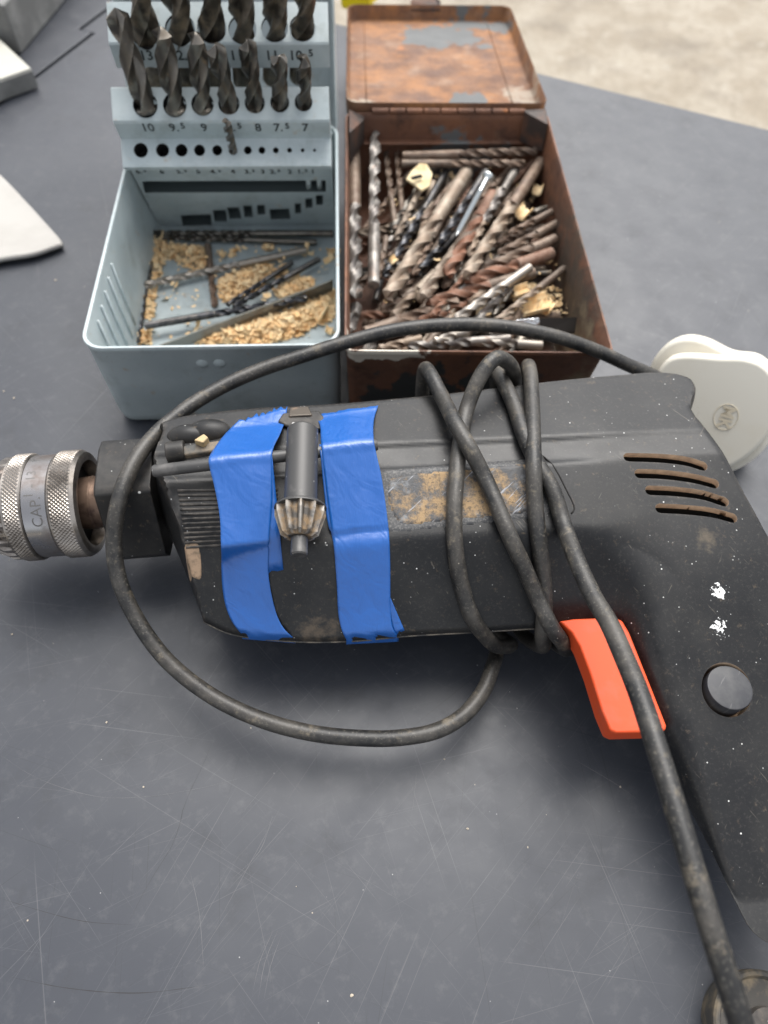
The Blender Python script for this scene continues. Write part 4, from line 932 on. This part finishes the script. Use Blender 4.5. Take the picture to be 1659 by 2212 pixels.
# ================================================================== RUSTY TIN
RX, RY, RYA, RW, RL, RH = -18.2, 207.07, .0554, 108.2, 172., 49.2
rcx, rsx = math.cos(RYA), math.sin(RYA)
def G_(u, v, z): return np.array([RX+u*rcx-v*rsx, RY+u*rsx+v*rcx, z])
tin_o = G_(54, 86, 0)
tin = empty('rusty_tin', tin_o, 'rusty brown hinged metal tin open and full of loose drill bits', 'metal tin')
def sp_(c, col, X, r, jit=.7, sc_=120, soft=.15, st_=(1, 1, 1), amt=1): return dict(kind='spot', col=col, at=SB(X, tin_o), r=r, jit=jit, scale=sc_, soft=soft, stretch=st_, amt=amt)
GREY = (.115, .12, .12)
frontwall = G_(0, -.5, 0)
m_rust = M('rusty_tinplate', (.13, .060, .036), .62, .05, roughvar=.12, layers=RUSTD+[
    sp_(0, (.035, .036, .034), G_(33, -1, 17), 17, .6, 90, .1, (.75, 1, 1)), sp_(0, (.035, .036, .034), G_(66, -1, 24), 17, .6, 90, .1, (.9, 1, 1)), sp_(0, (.035, .036, .034), G_(92, -1, 14), 10, .6, 90, .1),
    sp_(0, (.72, .66, .56), G_(16, -1, 47.0), 17, .5, 160, .1, (1, 1, 4.5)), sp_(0, (.72, .66, .56), G_(4, -1, 45.5), 5, .5, 160, .1, (1, 1, 1.5)),
    sp_(0, (.05, .045, .035), G_(107, 60, 25), 26, .6, 90, .3, (1, .6, 1), .8), sp_(0, (.26, .20, .12), G_(107, 20, 18), 16, .7, 90, .4, (1, .7, 1), .7),
    sp_(0, GREY, G_(60, 171, 25), 14, .7, 90, .15, (.6, 1, 1.2))], bump=RB)
lid_c = G_(54, 250, 40)
m_rustlid = M('rusty_lid', (.19, .092, .046), .62, .05, roughvar=.12, layers=RUST+[
    sp_(0, GREY, P(955, 55, 36), 19, .7, 70, .08, (.75, 1, .5)), sp_(0, GREY, P(1050, 30, 36), 13, .7, 70, .08, (.7, 1.4, .5)), sp_(0, GREY, P(1010, 68, 36), 11, .6, 90, .08, (1.2, 1, .5)),
    sp_(0, GREY, P(1005, 215, 44), 9, .6, 90, .08, (.9, .7, .5)), sp_(0, GREY, P(850, 240, 44), 7, .7, 90, .15, (.7, 1.3, .5)),
    sp_(0, (.34, .29, .23), P(1130, 195, 44), 9, .9, 90, .3, (1, .7, .5), .8), sp_(0, (.36, .31, .24), P(775, 225, 44), 7, .9, 90, .3, (1, .8, .5), .8)], bump=RB)
def gring(ins_, z, r, fl=0.0):
    out = []
    for a, b in rrect(ins_, ins_, RW-ins_, RL-ins_, max(r-ins_*.4, .8), 6):
        k = max(0, 1-math.hypot(a-RW, b)/26); out.append(G_(a+fl*k*3.5, b-fl*k*1.0, z-fl*k*1.5))
    return out
V, Fc = loft([gring(3, 0, 4), gring(1.2, .8, 4), gring(.8, 4, 4), gring(.4, 30, 4), gring(.2, RH-4, 4, .4), gring(-.4, RH-2.5, 4, .8), gring(-.7, RH-1.2, 4, 1), gring(-.3, RH-.1, 4, 1), gring(.4, RH-.1, 4, 1), gring(.9, RH-1.2, 4, 1), gring(1.1, RH-4, 4, .4), gring(1.3, 30, 4), gring(1.6, 4, 4), gring(3.5, 1.2, 4)])
tbox = build('box', V, Fc, m_rust, tin, angle=45)
m_darkrust = M('dark_rust', (.045, .032, .027), .6, .1, layers=[dict(col=(.13, .06, .035), scale=90, detail=7, lo=.48, hi=.68)], bump=RB)
# folded corner gussets, inner ledge at the back
V, Fc = prism([G_(1.6, 170.5, RH+3), G_(9.5, 170.2, RH-1), G_(9.5, 169.5, RH-14), G_(1.8, 152, RH-14), G_(1.6, 152, RH+2)], (0, -1, -.6)); build('corner_gusset', V, Fc, m_darkrust, tin, smooth=False, bevel=.3)
V, Fc = prism([G_(RW-1.6, 170.5, RH+3.5), G_(RW-13, 170.2, RH+3), G_(RW-13, 169.3, RH-13), G_(RW-1.8, 160, RH-13), G_(RW-1.6, 160, RH+2)], (0, -1, -.4)); build('corner_gusset', V, Fc, m_darkrust, tin, smooth=False, bevel=.3)
V, Fc = boxv(G_(9, 166.4, RH-15), uvec*88, (0, 4.5, 0), (0, 0, 1.2)); build('back_ledge', V, Fc, m_rust, tin, bevel=.4)
# hinge knuckles
for k in range(9):
    a = 14+k*9.2
    V, Fc = tube(np.array([G_(a, RL+.6, RH+.6), G_(a+8.4, RL+.6, RH+.6)]), 1.7, 12); build('hinge_knuckle', V, Fc, m_rust, tin, angle=40)
# lid lying open behind: floor drops away from the hinge, low walls stand up round it
lz0, lz1 = 45., 27.; LLn = 149.
def LG(u, v, z): return G_(u, RL+2+v, lz0+(lz1-lz0)*v/LLn+z)
def lgr(ins_, z, r): return [LG(a, b, z) for a, b in rrect(ins_, ins_, RW-ins_, LLn-ins_, max(r-ins_*.4, 1), 6)]
V, Fc = loft([lgr(1.5, -1.5, 7), lgr(.4, -.8, 7), lgr(0, 1, 7), lgr(-.2, 8, 7), lgr(.1, 8.6, 7), lgr(.6, 8, 7), lgr(.8, 1.5, 7), lgr(2, 0, 7)]); build('lid', V, Fc, m_rustlid, tin, angle=45)
for uu in (11, RW-15):   # pressed line along each side of the lid
    V, Fc = tube(np.array([LG(uu, 10, .1), LG(uu, LLn-8, .1)]), .45, 6); build('pressed_line', V, Fc, m_rustlid, tin)
V, Fc = prism([LG(42, LLn-1, 5), LG(62, LLn-1, 5), LG(62, LLn+4, 9), LG(58, LLn+8, 10.5), LG(46, LLn+8, 10.5), LG(42, LLn+4, 9)], (0, 0, 1)); build('clasp_tab', V, Fc, m_darkrust, tin, smooth=False, bevel=.3)

# ---- the heap of bits in the tin
K3 = lambda x, y: (x*.38341+719.0, y*.38341+221.2)
heap = [ # shank end, tip end, width, kind, z shank, z tip, label
 ((120, 265), (130, 1105), 85, 'grey', 30, 30, 'thick bit with rust brown shank standing along the left wall of the tin', 'brown'),
 ((230, 1030), (240, 150), 74, 'grey', 30, 38, 'long grey bit with its rusty shank end toward the viewer, second from left wall', 'grey'),
 ((352, 722), (300, 262), 42, 'brown', 24, 28, 'thin brown bit just right of the long grey bit', None), ((392, 640), (362, 268), 40, 'brown', 24, 28, 'thin brown bit left of the cream wood chip', None),
 ((392, 302), (1160, 275), 58, 'brown', 33, 35, 'long brown bit lying crosswise nearest the hinge', None), ((388, 345), (1090, 345), 54, 'brown', 31, 32, 'brown bit lying crosswise in front of the hinge one', None),
 ((480, 480), (600, 240), 34, 'grey', 18, 22, 'small grey tip poking up behind the crosswise bits', None), ((640, 500), (645, 250), 40, 'tan', 16, 20, 'small tan tip poking up behind the crosswise bits', None),
 ((760, 420), (560, 900), 60, 'brown', 17, 17, 'brown bit sunk between the pale bit and the screw', None), ((900, 460), (700, 900), 60, 'brown', 17, 17, 'brown bit sunk under the zinc screw', None), ((1180, 420), (980, 800), 64, 'brown', 17, 18, 'brown bit sunk behind the long tan bit', None),
 ((500, 470), (352, 775), 46, 'tan', 27, 25, 'tan straight bit below the cream wood chip', 'tan'), ((640, 385), (288, 985), 50, 'black', 26, 26, 'slate black bit left of the wide pale bit', 'black'),
 ((755, 390), (300, 1110), 96, 'tan', 27, 30, 'widest pale tan bit slanting to the lower left', 'tan'), ((735, 700), (455, 975), 66, 'black', 24, 26, 'short black bit between the wide pale bit and the brown one', None),
 ((862, 392), (605, 800), 62, 'black', 29, 30, 'black twist bit left of the zinc screw', 'black'), ((820, 660), (490, 1120), 84, 'tan', 26, 30, 'brown and tan bit right of the short black bit', 'brown'),
 ((900, 520), (640, 975), 86, 'rust', 25, 31, 'orange rusty bit below the zinc screw', 'rust'), ((1035, 370), (850, 680), 60, 'grey', 28, 28, 'grey twisted bit right of the screw head', None),
 ((960, 640), (690, 1010), 60, 'brown', 20, 20, 'brown bit hidden between the orange one and the long tan one', None), ((1170, 335), (745, 990), 82, 'tan', 31, 32, 'long tan bit from the back right corner to the middle', 'brown'),
 ((1275, 800), (780, 960), 60, 'brown', 22, 20, 'brown bit low under the right hand bundle', None), ((1235, 615), (990, 742), 46, 'brown', 32, 31, 'short brown shank at top of the right hand bundle', 'brown'), ((1280, 675), (930, 860), 60, 'brown', 30, 29, 'brown bit second in the right hand bundle', None),
 ((1255, 770), (850, 940), 72, 'brown', 30, 29, 'dark brown bit third in the right hand bundle', None), ((1235, 850), (740, 1015), 84, 'rust', 27, 28, 'wide flat fluted rusty bit crossing the heap middle', 'rust'), ((1130, 960), (520, 1140), 80, 'rust', 24, 26, 'large rusty bit pointing left below the orange one', 'brown'),
 ((450, 1065), (275, 1185), 66, 'brown', 22, 22, 'stubby brown shank near the left front of the heap', 'brown'), ((180, 1300), (720, 1120), 80, 'brown', 22, 24, 'thick brown shank lying low at the left front', 'brown'), ((900, 1080), (480, 1240), 62, 'rust', 22, 23, 'rusty bit lying parallel behind the looping cord', None),
 ((1010, 1055), (895, 1215), 44, 'dark', 24, 22, 'small dark bit between the two pale slanting bits', None), ((1110, 930), (690, 1225), 58, 'silver', 30, 31, 'pale silvery twist bit slanting near the front right', None), ((1305, 935), (915, 1240), 48, 'tan', 29, 30, 'slim bit with brown shank at the front right', 'brown'),
 ((130, 1150), (85, 1310), 80, 'grey', 20, 22, 'grey bit tip in the left front corner of the tin', None), ((1000, 1330), (420, 1375), 56, 'grey', 22, 22, 'grey bit lying along the front wall under the cord', None), ((500, 1330), (250, 1390), 50, 'tan', 22, 22, 'tan bit tip at the left end of the front wall', None),
 ((1180, 1370), (780, 1345), 60, 'silver', 20, 22, 'silvery bit along the front wall right of the grey one', None), ((760, 1290), (560, 1350), 52, 'silver', 24, 24, 'short silvery tip below the cord at front centre', None), ((700, 420), (430, 760), 44, 'grey', 22, 22, 'slim grey bit half hidden between the slate black and the wide pale bit', 'brown'), ((1100, 440), (930, 720), 50, 'brown', 26, 26, 'brown bit sandwiched between the grey twisted bit and the long tan one', None), ((1190, 700), (900, 800), 48, 'brown', 27, 26, 'slim brown bit squeezed into the right hand bundle', None),
 ((620, 760), (380, 1080), 52, 'brown', 22, 24, 'brown bit right under the wide pale tan bit', None), ((980, 800), (790, 1080), 50, 'dark', 22, 22, 'dark bit under the tip of the long tan bit', None), ((300, 760), (262, 1000), 42, 'brown', 22, 22, 'brown bit right beside the shank of the long grey bit', None),
 ((240, 1120), (300, 880), 44, 'black', 16, 16, 'black bit deep in the gap beside the long grey bit', None)]
for shp, tpp, w_, kd, z0, z1, lab, sk in heap:
    A = P(*K3(*shp), z0); B = P(*K3(*tpp), z1); make_bit(A, B, w_*.0765*1.04, kd, lab, 'loose bits heaped in the rusty tin', shank=np.linalg.norm(B-A)*random.uniform(.32, .45), shank_kind=sk)
kinds = ['brown', 'dark', 'rust', 'brown', 'tan', 'grey']
for k in range(64):      # the lower layers of the heap, seen only through its gaps
    u_, v_ = random.uniform(16, RW-20), random.uniform(14, 150); a = random.choice([random.uniform(.7, 1.3), random.uniform(.9, 1.2), random.uniform(-.2, .5)]); l = random.uniform(45, 75); z_ = random.uniform(5, 21)
    dx, dy = math.cos(a)*l/2, math.sin(a)*l/2
    u_ = min(max(u_, 5+abs(dx)), RW-5-abs(dx)); v_ = min(max(v_, 6+abs(dy)), 164-abs(dy))
    make_bit(G_(u_+dx, v_+dy, z_), G_(u_-dx, v_-dy, z_+random.uniform(-2, 3)), random.uniform(3.5, 6.5), random.choice(kinds), 'drill bit buried low in the heap in the rusty tin', 'bits buried low in the rusty tin')
for k in range(26):     # middle layer, following the heap's lie from upper right to lower left
    cx_, cy_ = random.uniform(420, 1180), random.uniform(430, 1130); a = random.gauss(-1.02 if cx_ < 900 else -.75, .16); l_ = random.uniform(330, 520)
    dx, dy = math.cos(a)*l_/2, math.sin(a)*l_/2; z_ = random.uniform(21, 27)
    A = P(*K3(min(cx_+dx, 1260-.0*cy_), max(cy_+dy, 330)), z_); B = P(*K3(max(cx_-dx, 220), min(cy_-dy, 1290)), z_+random.uniform(-2, 2))
    make_bit(A, B, random.uniform(3.2, 5.2), random.choice(['brown', 'tan', 'grey', 'brown', 'rust', 'dark']), 'bit of the middle layer half covered by the top bits in the rusty tin', 'bits half buried in the rusty tin')
# zinc screw
A = P(*K3(695, 752), 37); B = P(*K3(872, 420), 39); d = B-A; L_ = np.linalg.norm(d)
scw = empty('screw', A, 'bright zinc plated screw lying on top of the heap of bits', 'screw')
pr = [(0, .1), (2.5, .9)]; t_ = 2.5
while t_ < L_*.72: pr += [(t_+.55, 1.55), (t_+1.1, 1.0)]; t_ += 1.1
pr += [(L_*.74, 1.15), (L_-3, 1.2), (L_-2.6, 1.3)]
V, Fc = lathe(A, d, pr, 16); build('thread', V, Fc, m_zinc, scw, angle=30)
V, Fc = lathe(A, d, [(L_-2.7, 1.2), (L_-.6, 3.0), (L_, 3.1), (L_+.3, 2.6), (L_+.35, .1)], 24); build('head', V, Fc, m_zinc, scw, angle=30)
# cream wood chip with a slot, shavings, steel bits
q = [P(*K3(x, y), z_) for x, y, z_ in [(412, 430, 33), (440, 385, 34), (490, 340, 36), (530, 345, 36), (562, 400, 35), (545, 470, 34), (500, 495, 33), (450, 455, 33)]]
V, Fc = prism(q, (0, 0, -1.4)); o = build('wood_chip', V, Fc, m_woodpale, smooth=True, bevel=.3); tag(o, 'cream coloured wood chip with a dark slit lying on the heap of bits', 'wood chip')
V, Fc = prism([P(*K3(x, y), 36.3) for x, y in [(440, 418), (490, 405), (505, 412), (450, 426)]], (0, 0, -1.2)); build('slit', V, Fc, m_dark, o, smooth=False)
for (x, y, z_, r, w_, tn, tl, lab) in [(1080, 610, 31, 5, 8, .45, .9, 'tan shaving caught beside the long tan bit in the tin'), (1060, 1060, 30, 4, 7, .5, .3, 'tan shaving at the top of the front right pair in the tin'), (1140, 1140, 28, 7, 12, .5, .2, 'large curled tan shaving at the front right of the tin'), (1215, 1140, 27, 5, 8, .45, 1.0, 'ragged shaving right of the large curled one in the tin'),
                                       (845, 1190, 26, 3.5, 6, .5, .5, 'small tan shaving between the pale bits in the tin'), (1160, 480, 28, 4, 7, .4, 1.3, 'tan shaving at the back right of the tin'), (340, 890, 29, 2.5, 4, .5, .8, 'tiny shaving on the slate black bit')]:
    shaving(P(*K3(x, y), z_), r, w_, tn, tl, lab, grp='shavings in the rusty tin')
q = [P(*K3(x, y), z_) for x, y, z_ in [(1170, 1215, 33), (1375, 1210, 33), (1365, 1290, 28), (1165, 1290, 28)]]
V, Fc = prism(q, (0, -.5, -1)); o = build('steel_plate', V, Fc, M('black_plate', (.03, .027, .024), .5, .2), smooth=False, bevel=.3); tag(o, 'small flat blackened steel plate at the front right of the tin', 'metal plate')
q = [P(*K3(x, y), z_) for x, y, z_ in [(985, 1250, 31), (1040, 1220, 33), (1165, 1208, 34), (1168, 1245, 32), (1100, 1275, 30), (1000, 1270, 29)]]
V, Fc = prism(q, (0, 0, -2.5)); o = build('foil_scrap', V, Fc, M('foil', (.75, .78, .80), .22, .9, bump=[dict(scale=300, detail=5, str=.8, h=1)]), smooth=False, bevel=.6); tag(o, 'crumpled silver foil scrap touching the black plate in the tin', 'foil scrap')
reg = [(KK([(980, 1020), (1280, 1040), (1300, 1200), (1050, 1210)], K3), 160), (KK([(300, 300), (1200, 300), (1250, 1200), (300, 1250)], K3), 130), (KK([(1240, 900), (1420, 900), (1480, 1360), (1280, 1360)], K3), 80)]
V, Fc = flakes(reg, 20., 1, .6, 1.6, 6); o = build('sawdust', V, Fc, m_wood, smooth=False); tag(o, 'sprinkled sawdust among the bits in the rusty tin', 'sawdust', kind='stuff')

# ================================================================== THINGS AT THE EDGES
# paper sheet, its near edge curled up
rows = []
edge = [(-160, 300), (-60, 330), (0, 376), (60, 438), (131, 516)]
front = [(-260, 640), (-120, 580), (0, 551), (70, 541), (131, 517)]
V = []; n = 9
for i in range(n):
    for k in range(n):
        s_, u = i/(n-1), k/(n-1)
        a = np.array(P(*[np.interp(u, np.linspace(0, 1, 5), [q[c] for q in edge]) for c in (0, 1)], 2.0)); b = np.array(P(*[np.interp(u, np.linspace(0, 1, 5), [q[c] for q in front]) for c in (0, 1)], 7.0))
        X = a*(1-s_)+b*s_; X[2] = 1.5+5.5*s_**2*(1-.5*u)+.6*math.sin(u*5+s_*3); V.append(X)
Fc = [[i*n+k, i*n+k+1, (i+1)*n+k+1, (i+1)*n+k] for i in range(n-1) for k in range(n-1)]
o = build('paper_sheet', V, Fc, m_paper, sub=2); md = o.modifiers.new('solid', 'SOLIDIFY'); md.thickness = 2.2*S; md.offset = -1
tag(o, 'folded white paper sheet at the left edge of the table', 'paper')
# white rail and grey block in the far left corner
rail = empty('plastic_rail', P(30, 140, 0), 'white plastic rail end lying in the far left corner', 'rail')
rdir = P(-150, -70, 12)-P(62, 125, 12); rdir[2] = 0; rdir /= np.linalg.norm(rdir)
rperp = np.array([-rdir[1], rdir[0], 0]);
if (P(0, 130, 12)-P(62, 125, 12)) @ rperp < 0: rperp = -rperp
o0 = P(68, 150, 12)*[1, 1, 0]
V, Fc = prism([o0+[0, 0, 2], o0+[0, 0, 13], o0+rperp*22+[0, 0, 13], o0+rperp*22+[0, 0, 18], o0+rperp*60+[0, 0, 18], o0+rperp*60+[0, 0, 2]], rdir*260); build('flange', V, Fc, m_rail, rail, bevel=.8)
V, Fc = prism([o0-rdir*.8+[0, 0, 1], o0-rdir*.8+[0, 0, 11.5], o0-rdir*.8+rperp*60+[0, 0, 11.5], o0-rdir*.8+rperp*60+[0, 0, 1]], rdir*.9); build('end_face', V, Fc, m_greyblk, rail, smooth=False)
b0_ = P(47, 118, 0); b1_ = P(140, 5, 0); bd = (b1_-b0_)/np.linalg.norm(b1_-b0_); bp_ = np.array([-bd[1], bd[0], 0])
V, Fc = prism([b0_+[0, 0, .2], b0_+bp_*120+[0, 0, .2], b0_+bp_*120+[0, 0, 34], b0_+bp_*8+[0, 0, 34], b0_+[0, 0, 30]], bd*200)
o = build('grey_block', V, Fc, m_greyblk, bevel=1.2, seg=3); tag(o, 'weathered grey block behind the white rail in the far corner', 'block')
ye = P(735, 14, 8); yb = P(822, 8, 8)
V, Fc = prism([P(738, 16, 2)*[1, 1, 0]+[0, -1, .3], P(800, 12, 2)*[1, 1, 0]+[0, -1, .3], P(822, -8, 2)*[1, 1, 0]+[0, 0, .3], P(815, -60, 2)*[1, 1, 0]+[0, 0, .3], P(728, -60, 2)*[1, 1, 0]+[0, 0, .3]], (0, 0, 14)); o = build('yellow_casing', V, Fc, m_yellow, bevel=3, seg=4); tag(o, 'bright yellow plastic casing peeking out behind the rusty lid', 'casing')
# round dusty cap at the bottom right: the end of the handle with the cord guard
cc = P(1662, 2232, 12); 
cap = empty('round_cap', cc-[0, 0, 12], 'round black cap with a dusty rim at the bottom right corner', 'cap')
m_dusty = M('dusty_rim', (.05, .046, .04), .7, 0, layers=[dict(col=(.26, .20, .12), scale=120, detail=7, lo=.50, hi=.68, amt=.6)])
Rk = float(np.linalg.norm(P(1662, 2232, 12)-P(1546, 2232, 12)))
V, Fc = lathe(cc-[0, 0, 12], (0, 0, 1), [(0, 1), (0, Rk*.94), (8, Rk), (11.4, Rk), (12, Rk-.6), (12, Rk-1.6), (10.6, Rk-2.4), (10.2, Rk*.55), (10.2, .2)], 72); build('cap_body', V, Fc, m_dusty, cap, angle=30)
V, Fc = lathe(cc-[0, 0, 3], (0, 0, 1), [(0, 1), (0, Rk*.42), (4.2, Rk*.40), (4.2, .2)], 48); build('cap_core', V, Fc, m_black, cap, angle=30)
# crumbs on the table
V = []; Fc = []
sp = [(8, 845), (30, 860), (26, 1370), (115, 1390), (290, 1010), (150, 1030), (1640, 1530), (45, 470), (120, 605), (20, 1210), (360, 1045), (250, 350), (640, 1915), (310, 1700), (1010, 1790), (1140, 1830), (960, 1640), (760, 2150), (1180, 1760), (1340, 1700), (230, 1560)]
for x, y in sp:
    X = P(x, y, .2); r = rng.uniform(.22, .6)
    v, f = lathe((0, 0, 0), (0, 0, 1), [(-.3, .2), (-.2, .8), (.15, .9), (.4, .3)], 7); v = v*r*rng.uniform(.6, 1.3, 3)*rng.uniform(.8, 1.2, (len(v), 1)); b0 = len(V)
    V += [q+X for q in v]; Fc += [[i+b0 for i in q] for q in f]
o = build('crumb', V, Fc, M('crumb_dust', (.40, .35, .28), .9), smooth=False); tag(o, 'scattered pale crumbs and dust on the table top', 'crumbs', kind='stuff')
